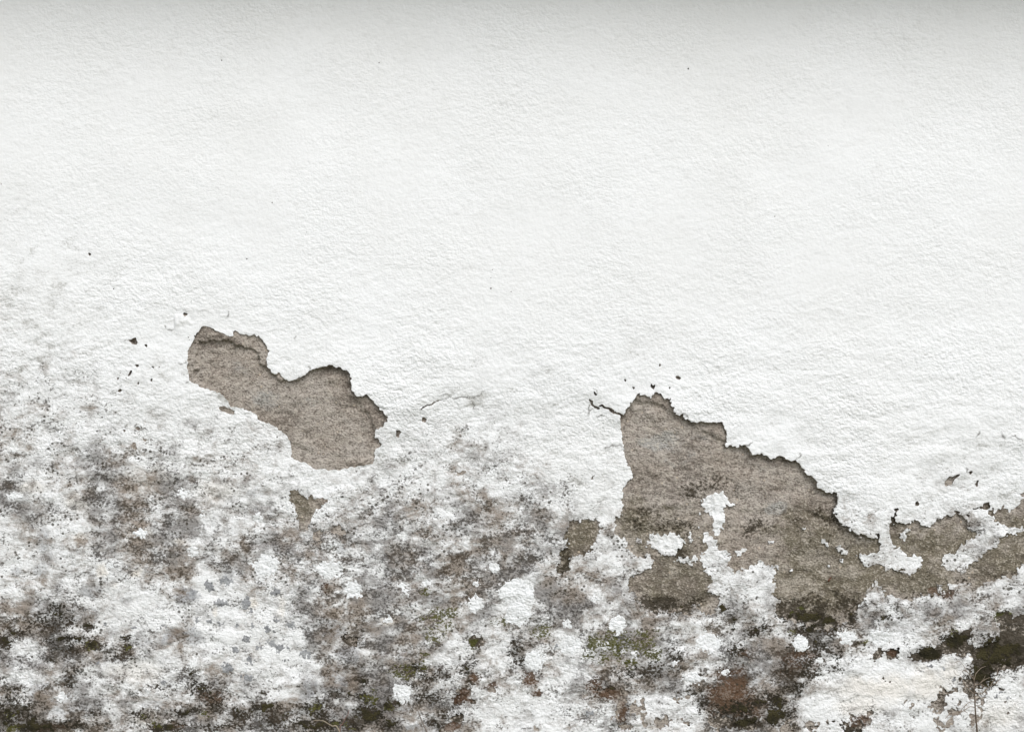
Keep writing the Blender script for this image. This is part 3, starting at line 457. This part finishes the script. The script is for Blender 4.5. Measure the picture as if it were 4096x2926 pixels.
def mat_plaster():
    m, nt, b = new_mat('white_plaster'); n = N(nt)
    A = n.attr('stain_a'); B = n.attr('stain_b'); Cc = n.attr('stain_c')
    base = n.mix(n.ss(.3, .7, n.noise(500, 3, .55, 1, 2.0)), (.80, .793, .782), (.77, .761, .745))
    base = n.mix(n.math('MULTIPLY', n.ss(.52, .72, n.noise(26, 4, .7, 1.3, 6.0)), .22), base, (.58, .565, .54))
    col, bl = stains(n, base, A, B)
    # pinholes and dark specks
    vo = n.voro(34); rad = n.math('ADD', n.math('MULTIPLY', Cc[3], .26), n.math('MULTIPLY', n.ss(.5, .75, n.noise(260, 2, .5, 1, 40.0)), .09))
    spk = n.math('LESS_THAN', vo.outputs['Distance'], n.math('MULTIPLY', rad, n.ss(.45, .75, n.noise(60, 2, .5, 1, 44.0))))
    col = n.mix(n.math('MULTIPLY', spk, .8), col, (.12, .10, .08))
    low = n.math('ADD', A[0], A[1])
    vo2 = n.voro(22); spk2 = n.math('LESS_THAN', vo2.outputs['Distance'], n.math('MULTIPLY', n.ss(.42, .7, n.noise(90, 2, .5, 1, 50.0)), n.ss(.08, .35, low, 0, .3)))
    col = n.mix(n.math('MULTIPLY', spk2, .85), col, (.05, .042, .03))
    col = n.mix(n.math('MULTIPLY', B[3], .8), col, (.10, .09, .075))
    n.put(b.inputs['Base Color'], col)
    rl = n.attr('relief')[0]
    h = n.math('MULTIPLY', n.math('ADD', n.noise(11, 2, .6, 1.2, 60.0), n.math('MULTIPLY', n.noise(26, 2, .5, 1.4, 63.0), .8)), rl)
    h = n.math('SUBTRACT', h, n.math('MULTIPLY', n.math('ADD', spk, B[3]), .12))
    n.bump(h, 1.0, .0034, b)
    return m
def mat_mortar():
    m, nt, b = new_mat('bare_mortar'); n = N(nt)
    A = n.attr('stain_a'); B = n.attr('stain_b'); Cc = n.attr('stain_c')
    damp, dark, pale, _ = Cc
    col = n.mix(n.ss(.35, .65, n.noise(130, 4, .65, 1.3, 3.0)), (.305, .258, .215), (.365, .322, .28))
    col = n.mix(n.math('MULTIPLY', n.cover(pale, n.noise(60, 5, .75, 1.6, 5.0), 2.0, .45, .9), .6), col, (.36, .355, .335))
    col = n.mix(n.math('MULTIPLY', n.cover(damp, n.noise(120, 5, .7, 1.0, 7.0), 2.6, .15, .95), .8), col, (.14, .12, .078))
    col = n.mix(n.ss(.50, .64, n.noise(190, 4, .6, 1.5, 81.0), 0, .6), col, (.17, .14, .115))
    col = n.mix(n.ss(.52, .64, n.noise(80, 4, .65, 1.8, 83.0), 0, .35), col, (.44, .39, .335))
    grit = n.math('ADD', n.noise(20, 3, .7, 1.4, 11.0), n.math('MULTIPLY', n.math('SUBTRACT', n.noise(7, 2, .6, 1.2, 12.0), .5), 1.2))
    col = n.mix(n.ss(.47, .30, grit, 0, .62), col, (.085, .066, .05)); col = n.mix(n.ss(.56, .70, grit, 0, .55), col, (.52, .46, .39))
    v1 = n.voro(30); peb = n.math('MULTIPLY', n.math('LESS_THAN', v1.outputs['Distance'], .16), n.math('GREATER_THAN', n.noise(40, 0, .5, 1, 18.0), .55))
    col = n.mix(n.math('MULTIPLY', peb, .75), col, n.mix(n.noise(50, 1, .5, 1, 19.0), (.62, .57, .50), (.42, .30, .19)))
    col = n.mix(n.math('MULTIPLY', n.cover(dark, n.speck(70, 9, 2, .6, 1.2, 23.0, 1.0), 3.6, .25, 1.0), .88), col, n.mix(n.noise(30, 3, .6, 1, 25.0), (.020, .016, .009), (.05, .038, .023)))
    col = n.mix(n.math('MULTIPLY', n.cover(A[3], n.noise(26, 4, .7, 1.2, 27.0), 2.6, .55, .8), .85), col, (.06, .062, .014))
    col = n.mix(n.math('MULTIPLY', n.cover(A[1], n.noise(28, 3, .65, 1.2, 28.0), 2.4, .55, .8), .85), col, (.03, .024, .015))
    col = n.mix(n.math('MULTIPLY', n.cover(B[0], n.noise(50, 4, .65, 1.2, 29.0), 2.0, .45, .8), .6), col, (.10, .05, .028))
    n.put(b.inputs['Base Color'], col)
    h = n.math('ADD', n.math('MULTIPLY', grit, 1.0), n.math('MULTIPLY', n.noise(34, 3, .6, 1.5, 33.0), 1.1)); h = n.math('ADD', h, n.math('MULTIPLY', peb, .25))
    n.bump(h, 1.0, .0040, b)
    return m
def simple_mat(name, c0, c1, wl, bump=.0006, rough=.9, bwl=12):
    m, nt, b = new_mat(name); n = N(nt); b.inputs['Roughness'].default_value = rough
    n.put(b.inputs['Base Color'], n.mix(n.ss(.35, .65, n.noise(wl, 4, .65, 1.2)), c0, c1))
    if bump: n.bump(n.noise(bwl, 3, .6, 1.2, 5.0), .9, bump, b)
    return m
PLASTER, MORTAR = mat_plaster(), mat_mortar()
def mat_lichen(name, c0, c1, speck, dens):
    m, nt, b = new_mat(name); n = N(nt)
    col = n.mix(n.ss(.3, .7, n.noise(34, 5, .75, 1.2)), c0, c1)
    vo = n.voro(20); s = n.math('LESS_THAN', vo.outputs['Distance'], n.math('MULTIPLY', n.ss(.5, .72, n.noise(60, 2, .5, 1, 8.0)), dens))
    n.put(b.inputs['Base Color'], n.mix(n.math('MULTIPLY', s, .8), col, speck)); n.bump(n.noise(12, 2, .6, 1.2, 5.0), 1.0, .006, b)
    return m
LICHEN = mat_lichen('white_lichen', (.80, .80, .795), (.68, .675, .66), (.10, .085, .06), .26)
GLICHEN = mat_lichen('grey_lichen', (.19, .19, .195), (.38, .38, .38), (.06, .055, .05), .2)

# ------------------------------------------------------------------ the wall
def link(o, parent=None):
    C.collection.objects.link(o)
    if parent is not None: o.parent = parent
    return o
def obj(name, me, parent=None): return link(bpy.data.objects.new(name, me), parent)
wall = link(bpy.data.objects.new('plastered_wall', None))
wall['label'] = 'old white plastered wall with peeled holes and black mould along its foot'; wall['category'] = 'wall'

P, faces, fown, segs, sown, NN = contour(F, XA, YA)
lab = components(F > 0).ravel()
ids, cnt = np.unique(lab[lab >= 0], return_counts=True)
main = ids[np.argmax(cnt)]
inframe = lambda l: True
big = [i for i, c in zip(ids, cnt) if i != main and c >= 28]
if len(big) > 200: big = [i for i, c in sorted(zip(ids, cnt), key=lambda t: -t[1]) if i != main][:200]
def plaster_piece(name, sel, kind=None):
    fsel = [fa[sel[lab[fo]]] for fa, fo in zip(faces, fown_nodes)]
    fsel = [a for a in fsel if len(a)]
    sg = segs[sel[lab[sown]]]
    used = np.unique(np.concatenate([a.ravel() for a in fsel])); remap = np.full(len(P), -1, np.int64); remap[used] = np.arange(len(used))
    p = P[used]; h = h_plaster(p[:, 0], p[:, 1])
    isedge = np.zeros(len(P), bool); isedge[sg.ravel()] = True
    f_at = np.minimum(bil(F, XA, YA, p), 40)
    small = 0 if name == 'plaster_coat' else 1
    # the broken rim thins a little and lifts here and there
    h = h - .0007 * np.exp(-np.maximum(f_at, 0) / 4.0) + .0016 * (np.exp(-np.maximum(f_at, 0) / 14.0) - .0574) * np.maximum(nz(p[:, 0], p[:, 1], 130, 261), -.2)
    if small: h = h + .0022 * nz(p[:, 0], p[:, 1], 24, 262) + .0012 * nz(p[:, 0], p[:, 1], 12, 265)
    hm = h_mortar(p[:, 0], p[:, 1]); h = np.maximum(h, hm + .0016)
    co = to_world(p, h)
    st = [bil(Q, XA, YA, p) for Q in (ST_A, ST_B, ST_C, REL)]
    # broken edge down to the mortar: outward from the plaster, uneven
    bv = np.unique(sg.ravel()); pb = P[bv]
    e = 3.0; gx = bil(F, XA, YA, pb + [e, 0]) - bil(F, XA, YA, pb - [e, 0]); gy = bil(F, XA, YA, pb + [0, e]) - bil(F, XA, YA, pb - [0, e])
    L = np.sqrt(gx * gx + gy * gy) + 1e-6
    o_ = np.clip(4.0 + 13 * nz(pb[:, 0], pb[:, 1], 90, 263) + 5 * nz(pb[:, 0], pb[:, 1], 18, 264), -3, 16) * np.clip(thick(pb[:, 0], pb[:, 1]) / .012, .15, 1)
    p2 = pb - np.stack([gx / L, gy / L], 1) * o_[:, None]
    co2 = to_world(p2, h_mortar(p2[:, 0], p2[:, 1]) - .0025)
    r2 = np.full(len(P), -1, np.int64); r2[bv] = len(used) + np.arange(len(bv))
    sk = np.stack([remap[sg[:, 0]], remap[sg[:, 1]], r2[sg[:, 1]], r2[sg[:, 0]]], 1)[:, ::-1] if len(sg) else np.zeros((0, 4), int)
    # the rim gets vertices of its own so that the shading breaks there
    r3 = np.full(len(P), -1, np.int64); r3[bv] = len(used) + len(bv) + np.arange(len(bv))
    sk = np.stack([r3[sg[:, 0]], r2[sg[:, 0]], r2[sg[:, 1]], r3[sg[:, 1]]], 1)
    co3 = co[remap[bv]]
    st = [np.concatenate([s_, s_[remap[bv]], s_[remap[bv]]]) for s_ in st]
    me = mesh_from(name, np.concatenate([co, co2, co3]), [remap[a][:, ::-1] for a in fsel] + [sk[:, ::-1]], [0] * len(fsel) + [1], [PLASTER, MORTAR], {'stain_a': st[0], 'stain_b': st[1], 'stain_c': st[2], 'relief': st[3]})
    o = obj(name, me, wall)
    if kind: o['kind'] = kind
    return o
# the solid node that owns each face
fown_nodes = []
for fa in faces:
    nd = np.where(fa < NN, fa, 10 ** 9).min(1); fown_nodes.append(nd)
sel = np.zeros(lab.max() + 1, bool); sel[main] = True; plaster_piece('plaster_coat', sel)
for i in big:
    sel[:] = False; sel[i] = True; plaster_piece('plaster_remnant', sel)
sel[:] = True; sel[main] = False; sel[big] = False; sel[-1] = sel[-1]
if (np.isin(lab, [i for i in ids if i != main and i not in set(big)])).any(): plaster_piece('plaster_crumbs', sel, 'stuff')

# mortar behind every hole
Fm = 26 - F
Fs = Fm
Pm, fcs, _, _, _, NNm = contour(np.where(F < 26, 1.0, -1.0).astype(np.float32), XA, YA)
fcs = [a for a in fcs if a.shape[1] == 4 and True]
fcs = [a[(a < NNm).all(1)] for a in fcs]; fcs = [a for a in fcs if len(a)]
used = np.unique(np.concatenate([a.ravel() for a in fcs])); remap = np.full(len(Pm), -1, np.int64); remap[used] = np.arange(len(used)); p = Pm[used]
hm = h_mortar(p[:, 0], p[:, 1])
me = mesh_from('mortar_coat', to_world(p, hm), [remap[a][:, ::-1] for a in fcs], [0] * len(fcs), [MORTAR], {k: bil(Q, XA, YA, p) for k, Q in (('stain_a', ST_A), ('stain_b', ST_B), ('stain_c', ST_C))})
obj('mortar_coat', me, wall)

def box(name, x0, x1, y0, y1, z0, z1_, mat, parent, bev=0.0):
    import bmesh
    bm = bmesh.new(); bmesh.ops.create_cube(bm, size=1)
    for vt in bm.verts: vt.co = Vector((x0 + (vt.co.x + .5) * (x1 - x0), y0 + (vt.co.y + .5) * (y1 - y0), z0 + (vt.co.z + .5) * (z1_ - z0)))
    if bev: bmesh.ops.bevel(bm, geom=list(bm.edges), offset=bev, segments=3, affect='EDGES', profile=.5)
    me = bpy.data.meshes.new(name); bm.to_mesh(me); bm.free(); me.materials.append(mat); return obj(name, me, parent)
XL, XR = float(XA[0] - W / 2) * S, float(XA[-1] - W / 2) * S
ZW = ZTOP + 270 * S
CORE = simple_mat('wall_masonry', (.30, .26, .21), (.24, .21, .18), 200, .002)
box('masonry_core', XL, XR, .016, .34, -.05, ZW + .04, CORE, wall)
COPE = simple_mat('coping_stone', (.50, .43, .32), (.42, .36, .27), 160, .0015)
cp = box('coping', XL - .05, XR + .05, -.34, .44, ZTOP + .285, ZTOP + .375, COPE, wall, .012)
cp.rotation_euler = (0, math.radians(1.2), 0); cp.location = (0, 0, 0)
zc_ = ZTOP; cp.location.x = -math.sin(math.radians(1.2)) * zc_

# lichen crusts: thin raised discs of their own
def crust(name, cx, cy, rx, ry, mat, lift, seed, rag):
    m = 1.5; st_ = 2.6
    xs = np.arange(cx - rx * m - 14, cx + rx * m + 14, st_, dtype=np.float32); ys_ = np.arange(cy - ry * m - 14, cy + ry * m + 14, st_, dtype=np.float32)
    x, y = np.meshgrid(xs, ys_); r_ = min(rx, ry)
    wx = x + .30 * r_ * nz(x, y, r_ * 1.3, seed) + 4 * nz(x, y, 16, seed + 1); wy = y + .30 * r_ * nz(x, y, r_ * 1.3, seed + 2) + 4 * nz(x, y, 16, seed + 3)
    f = (1 - np.sqrt(((wx - cx) / rx) ** 2 + ((wy - cy) / ry) ** 2)) * r_ + rag * (nz(x, y, 13, seed + 4) + .8 * nz(x, y, 7, seed + 5)) - .1 * rag
    pf = bil(F, XA, YA, np.stack([x.ravel(), y.ravel()], 1)).reshape(x.shape)
    f = np.minimum(f, pf - 5); f[0] = f[-1] = -5; f[:, 0] = f[:, -1] = -5
    if not (f > 0).any(): return None
    Pq, fq, _, sg, _, _ = contour(f, xs, ys_)
    us = np.unique(np.concatenate([a.ravel() for a in fq])); rm = np.full(len(Pq), -1, np.int64); rm[us] = np.arange(len(us)); p = Pq[us]
    fv = np.maximum(bil(f, xs, ys_, p), 0)
    h = np.maximum(h_plaster(p[:, 0], p[:, 1]), h_mortar(p[:, 0], p[:, 1]) + .0016) + lift * (.35 + .65 * sstep(0, 14, fv)) + .0005 * nz(p[:, 0], p[:, 1], 12, seed + 6)
    bv = np.unique(sg.ravel()); pb = Pq[bv]; hb = h[rm[bv]] - .0014 - lift; r2 = np.full(len(Pq), -1, np.int64); r2[bv] = len(us) + np.arange(len(bv))
    sk = np.stack([rm[sg[:, 0]], r2[sg[:, 0]], r2[sg[:, 1]], rm[sg[:, 1]]], 1)
    me = mesh_from(name, np.concatenate([to_world(p, h), to_world(pb, hb)]), [rm[a][:, ::-1] for a in fq] + [sk[:, ::-1]], [0] * (len(fq) + 1), [mat])
    return obj(name, me, wall)
WHITE_SPOTS = [(558,2133,28,22),(770,2209,23,22),(730,1975,20,20),(1004,2259,14,10),(1411,2357,40,38),(1315,2278,58,38),(1064,2268,50,50),(1708,2332,15,14),(1902,2415,36,34),(2067,2370,72,54),(2070,2455,48,46),(2473,2501,38,38),(2537,2618,13,12),(2836,2569,50,36),(2134,2641,38,40),(2278,2582,46,34),(2269,2497,22,18),(2381,2393,17,15),(3203,2573,31,33),(3389,2549,34,28),(3527,2549,50,36),(1609,2771,40,38),(1975,2270,24,18),(1605,2345,18,14),(1622,2372,14,10),(2776,2715,46,20),(800,2060,12,12),(2905,2690,20,15),(430,2262,16,12),(1030,2070,22,22),(1905,2336,14,12),(58,1984,32,14),(239,2789,20,18),(1552,2481,18,16),(2700,2650,16,13),(3280,2640,15,12)]
for k, (cx, cy, rx, ry) in enumerate(WHITE_SPOTS): crust('white_lichen', cx, cy, rx, ry, LICHEN, .0007, 400 + 9 * k, 11)
GREY_SPOTS = el(a2, q, (1850,75,50,45,1),(2005,30,60,40,1),(1960,225,65,35,1),(2180,225,42,65,1),(2225,295,30,24,1),(1750,375,24,20,1),(1860,392,30,20,1),(2095,420,28,20,1),(2250,420,20,22,1),(2190,545,36,38,1),(2090,640,35,32,1),(2210,730,45,32,1),(2010,800,48,55,1),(2190,890,50,32,1),(1445,930,28,24,1),(1440,430,25,16,1),(1700,140,55,50,1),(1180,445,16,14,1),(855,752,20,14,1),(920,415,16,14,1),(1940,410,24,18,1)) + el(b2, q, (170,130,45,35,1),(175,380,27,25,1),(100,460,30,32,1),(300,425,45,32,1),(130,585,42,42,1),(210,620,40,36,1),(15,620,24,24,1),(430,680,58,40,1),(250,740,26,14,1),(150,480,14,12,1),(280,630,12,12,1)) + el(c2, q, (510,590,24,35,1),(400,610,24,22,1),(690,1200,40,28,1)) + el(d2_, 1.2637, (945,513,15,12,1),(780,470,8,6,1),(893,460,9,6,1),(1015,540,22,18,1),(820,445,12,6,1),(1190,575,14,12,1),(1222,608,8,6,1),(1165,600,12,10,1))
for k, (cx, cy, rx, ry, _) in enumerate(GREY_SPOTS): crust('grey_lichen', cx, cy, rx, ry, GLICHEN, .0004, 700 + 9 * k, 9)

# moss cushions: thousands of tiny tufts, one stuff mesh
def moss(name, field, count, cols, r0, r1, seed, thr):
    r = np.random.default_rng(seed)
    t = (1 + 5 ** .5) / 2
    IV = np.array([(-1,t,0),(1,t,0),(-1,-t,0),(1,-t,0),(0,-1,t),(0,1,t),(0,-1,-t),(0,1,-t),(t,0,-1),(t,0,1),(-t,0,-1),(-t,0,1)]) / math.sqrt(1 + t * t)
    IF = np.array([(0,11,5),(0,5,1),(0,1,7),(0,7,10),(0,10,11),(1,5,9),(5,11,4),(11,10,2),(10,7,6),(7,1,8),(3,9,4),(3,4,2),(3,2,6),(3,6,8),(3,8,9),(4,9,5),(2,4,11),(6,2,10),(8,6,7),(9,8,1)])
    px = np.stack([r.uniform(-40, W + 40, count * 60), r.uniform(1900, H + 60, count * 60)], 1)
    dn = bil(field, XA, YA, px) + .95 * fbm(px[:, 0], px[:, 1], 34, seed, 3, .6)
    px = px[dn > thr][:count]; n_ = len(px)
    if n_ == 0: return
    f_ = bil(F, XA, YA, px)
    h = np.where(f_ > 0, h_plaster(px[:, 0], px[:, 1]), h_mortar(px[:, 0], px[:, 1]))
    c = to_world(px, h); rad = r.uniform(r0, r1, n_) ** 1.0 * S
    V = IV[None] * (1 + .35 * r.standard_normal((n_, 12, 1))) * rad[:, None, None] * np.array([1.25, .7, 1.0])
    co = (c[:, None] + V).reshape(-1, 3); fc = (IF[None] + 12 * np.arange(n_)[:, None, None]).reshape(-1, 3)
    me = mesh_from(name, co, [fc], [0], [cols], smooth=False); o = obj(name, me, wall); o['kind'] = 'stuff'
MOSSD = simple_mat('dark_moss', (.022, .019, .010), (.05, .042, .018), 60, 0)
MOSSG = simple_mat('green_moss', (.048, .048, .012), (.085, .082, .024), 40, 0)
moss('dark_moss', black + .35 * np.clip(darkm - .8, 0, 1) * (Y > 2400), 9000, MOSSD, 1.5, 4.2, 61, .98)
moss('green_moss', green, 3000, MOSSG, 1.5, 4.0, 62, .92)

# ------------------------------------------------------------------ ground
gm = simple_mat('ground_soil', (.075, .088, .04), (.12, .115, .065), 300, .004)
me = mesh_from('ground', np.array([(-60, -80, 0), (60, -80, 0), (60, 20, 0), (-60, 20, 0)], float), [np.array([[0, 1, 2, 3]])], [0], [gm], smooth=False)
g = obj('ground', me); g['kind'] = 'structure'

# ------------------------------------------------------------------ plants before the wall
def at(px, py, off):
    """a point standing `off` metres before the wall"""
    k = (CAMD - off) / CAMD
    return Vector(((px - W / 2) * S * k, -.014 - off, CAMZ + (ZTOP - py * S - CAMZ) * k))
def tube(name, pts, radii, mat, parent, sides=6):
    n_ = len(pts); co, fc = [], []
    for k, p in enumerate(pts):
        t = (pts[min(k + 1, n_ - 1)] - pts[max(k - 1, 0)]).normalized(); a = t.cross(Vector((0, 1, 0.02))).normalized(); b = t.cross(a).normalized()
        for s_ in range(sides):
            an = 2 * math.pi * s_ / sides; co.append(p + (a * math.cos(an) + b * math.sin(an)) * radii[k])
    for k in range(n_ - 1):
        for s_ in range(sides): fc.append((k * sides + s_, k * sides + (s_ + 1) % sides, (k + 1) * sides + (s_ + 1) % sides, (k + 1) * sides + s_))
    fcaps = [np.array([list(range(sides))[::-1]]), np.array([[(n_ - 1) * sides + s_ for s_ in range(sides)]])]
    me = mesh_from(name, np.array([tuple(c) for c in co]), [np.array(fc)] + fcaps, [0] * 3, [mat]); return obj(name, me, parent)
def refine(pts, n=4, jit=0.0):
    out = []
    for k in range(len(pts) - 1):
        p0, p1, p2, p3 = pts[max(k - 1, 0)], pts[k], pts[k + 1], pts[min(k + 2, len(pts) - 1)]
        for s_ in range(n):
            t = s_ / n; out.append(.5 * ((2 * p1) + (p2 - p0) * t + (2 * p0 - 5 * p1 + 4 * p2 - p3) * t * t + (3 * p1 - p0 - 3 * p2 + p3) * t ** 3))
    out.append(pts[-1]); return out
BARK = simple_mat('dry_stem', (.10, .075, .055), (.16, .125, .095), 20, 0)
TWIG = simple_mat('dry_twig', (.19, .145, .11), (.27, .215, .165), 20, 0)
def plant(name, label, cat, root):
    e = link(bpy.data.objects.new(name, None)); e.location = root; e['label'] = label; e['category'] = cat; return e
def child_tube(nm, pts, radii, mat, parent):
    o = tube(nm, [p - parent.location for p in pts], radii, mat, parent); return o
zw = conv(3700, 2500, 3.813)
OFFW = .09
root = at(3912, 3040, OFFW); root.z = 0
weed = plant('dry_weed', 'leafless dry weed with thin branching twigs before the wall at lower right', 'weed', root)
stem = refine([root, at(3909, 2950, OFFW)] + [at(x, y, OFFW) for x, y in zw(795,1624,780,1450,765,1250,755,1000,752,880,735,760)], 4)
child_tube('stem', stem, list(np.linspace(.0033, .0011, len(stem))), BARK, weed)
TW = [(750,830,690,750,640,700,580,600,520,545,440,575), (640,700,570,690,595,740,590,765), (690,745,688,680), (745,1040,640,940,600,870,555,800,520,760,460,740,438,680), (640,945,680,945,722,930), (620,935,600,940),
      (752,890,790,900,850,890,900,920,940,930), (830,885,890,820,920,762), (850,872,910,825,990,790), (850,890,880,940,898,955), (745,850,770,750,790,715,860,645,930,622), (760,1130,772,1080,820,1050,880,1030,945,975), (762,1020,850,1035,905,1062), (870,1030,960,950,1040,900,1110,870),
      (752,1165,690,1165,610,1220,600,1272), (640,1200,570,1260,560,1290), (765,1250,690,1235,600,1290,500,1350,420,1370,360,1330), (500,1350,455,1360,400,1340), (380,1345,330,1390,308,1420), (600,1300,655,1335), (770,1390,820,1400,860,1420), (1110,740,1100,640), (1090,760,1112,718,1160,700,1158,655), (990,930,1090,760), (1060,890,1130,830,1150,780), (720,1560,712,1500,705,1370), (785,1220,830,1215,870,1200), (560,1290,480,1330,360,1350)]
for k, t in enumerate(TW):
    pp = zw(*t); o0 = OFFW; n_ = len(pp); tilt = random.uniform(-.02, .03)
    pts = refine([at(x, y, o0 + tilt * i / max(n_ - 1, 1)) for i, (x, y) in enumerate(pp)], 3)
    child_tube('twig', pts, list(np.linspace(.0011, .0005, len(pts))), TWIG, weed)
STRAW = simple_mat('dry_straw', (.20, .165, .12), (.30, .25, .18), 30, 0)
DARKSTRAW = simple_mat('grey_straw', (.16, .135, .115), (.22, .19, .165), 30, 0)
def blade(name, label, pts_px, off, r0, r1, mat, down):
    p = [at(x, y, off) for x, y in pts_px]; rt = at(*down, off); rt.z = 0
    e = plant(name, label, 'grass', rt); pts = refine([rt] + p[::-1], 5)
    child_tube('stalk', pts, list(np.linspace(r0, r1, len(pts))), mat, e); return e
zs = conv(1600, 2700, 4.09); zt = conv(1200, 2800, 4.313)
blade('dry_grass_stalk', 'single straight grey grass stalk leaning left before white mouldy plaster', zs(228,388,262,480,310,620,350,720,400,840,435,925), .05, .0028, .0006, DARKSTRAW, (1745, 3060))
blade('dry_grass_stalk', 'yellowish bent grass stalk lying low across the black mould at the foot', zt(230,345,330,340,410,352,480,395,560,440,670,510), .06, .0026, .0007, STRAW, (1420, 3040))
tw = plant('bare_twig', 'small forked reddish twig rising beside the yellowish bent grass stalk', 'twig', Vector((at(1358, 3040, .055).x, -.069, 0)))
REDT = simple_mat('red_twig', (.13, .075, .06), (.19, .12, .10), 20, 0)
pts = refine([tw.location.copy()] + [at(x, y, .055) for x, y in zt(690,510,730,410,770,330,830,230,845,150)], 4); child_tube('stem', pts, list(np.linspace(.002, .0007, len(pts))), REDT, tw)
pts = refine([at(x, y, .055) for x, y in zt(765,335,735,290,740,240)], 3); child_tube('side_twig', pts, list(np.linspace(.0009, .0004, len(pts))), REDT, tw)

# ------------------------------------------------------------------ a small insect on the bare mortar
def insect():
    cx, cy = 3323.0, 2317.0
    hm_ = float(h_mortar(np.array([cx], np.float32), np.array([cy], np.float32))[0])
    e = link(bpy.data.objects.new('insect', None)); e.location = ((cx - W / 2) * S, -hm_ - .002, ZTOP - cy * S); e.rotation_euler = (0, math.radians(35), 0)
    e['label'] = 'tiny shiny brown insect clinging to the bare mortar below the large peeled patch'; e['category'] = 'insect'
    m, nt, b = new_mat('insect_shell'); b.inputs['Roughness'].default_value = .25; b.inputs['Specular IOR Level'].default_value = .5
    n = N(nt); n.put(b.inputs['Base Color'], n.mix(n.noise(6, 2), (.06, .022, .012), (.16, .07, .035)))
    import bmesh
    def ell(nm, c, r):
        bm = bmesh.new(); bmesh.ops.create_uvsphere(bm, u_segments=12, v_segments=8, radius=1)
        for vt in bm.verts: vt.co = Vector((c[0] + vt.co.x * r[0] * (1 - .15 * vt.co.z), c[1] + vt.co.y * r[1], c[2] + vt.co.z * r[2]))
        me = bpy.data.meshes.new(nm); bm.to_mesh(me); bm.free(); me.materials.append(m)
        for p in me.polygons: p.use_smooth = True
        return obj(nm, me, e)
    ell('abdomen', (0, -.001, -.003), (.0028, .002, .0055)); ell('thorax', (0, -.001, .0036), (.0023, .0018, .0024)); ell('head', (0, -.001, .0066), (.0015, .0013, .0014))
    for sx in (-1, 1):
        for dz, k in ((.004, .6), (.002, 0), (0, -.7)):
            tube('leg', [Vector((sx * .002, -.0008, dz)), Vector((sx * .0042, -.0018, dz + k * .002)), Vector((sx * .006, .0014, dz + k * .004))], [.00035, .0003, .0002], m, e, 5)
        tube('antenna', [Vector((sx * .0006, -.0012, .0078)), Vector((sx * .0018, -.0016, .0105)), Vector((sx * .003, -.001, .0125))], [.0002, .00016, .00012], m, e, 5)
insect()
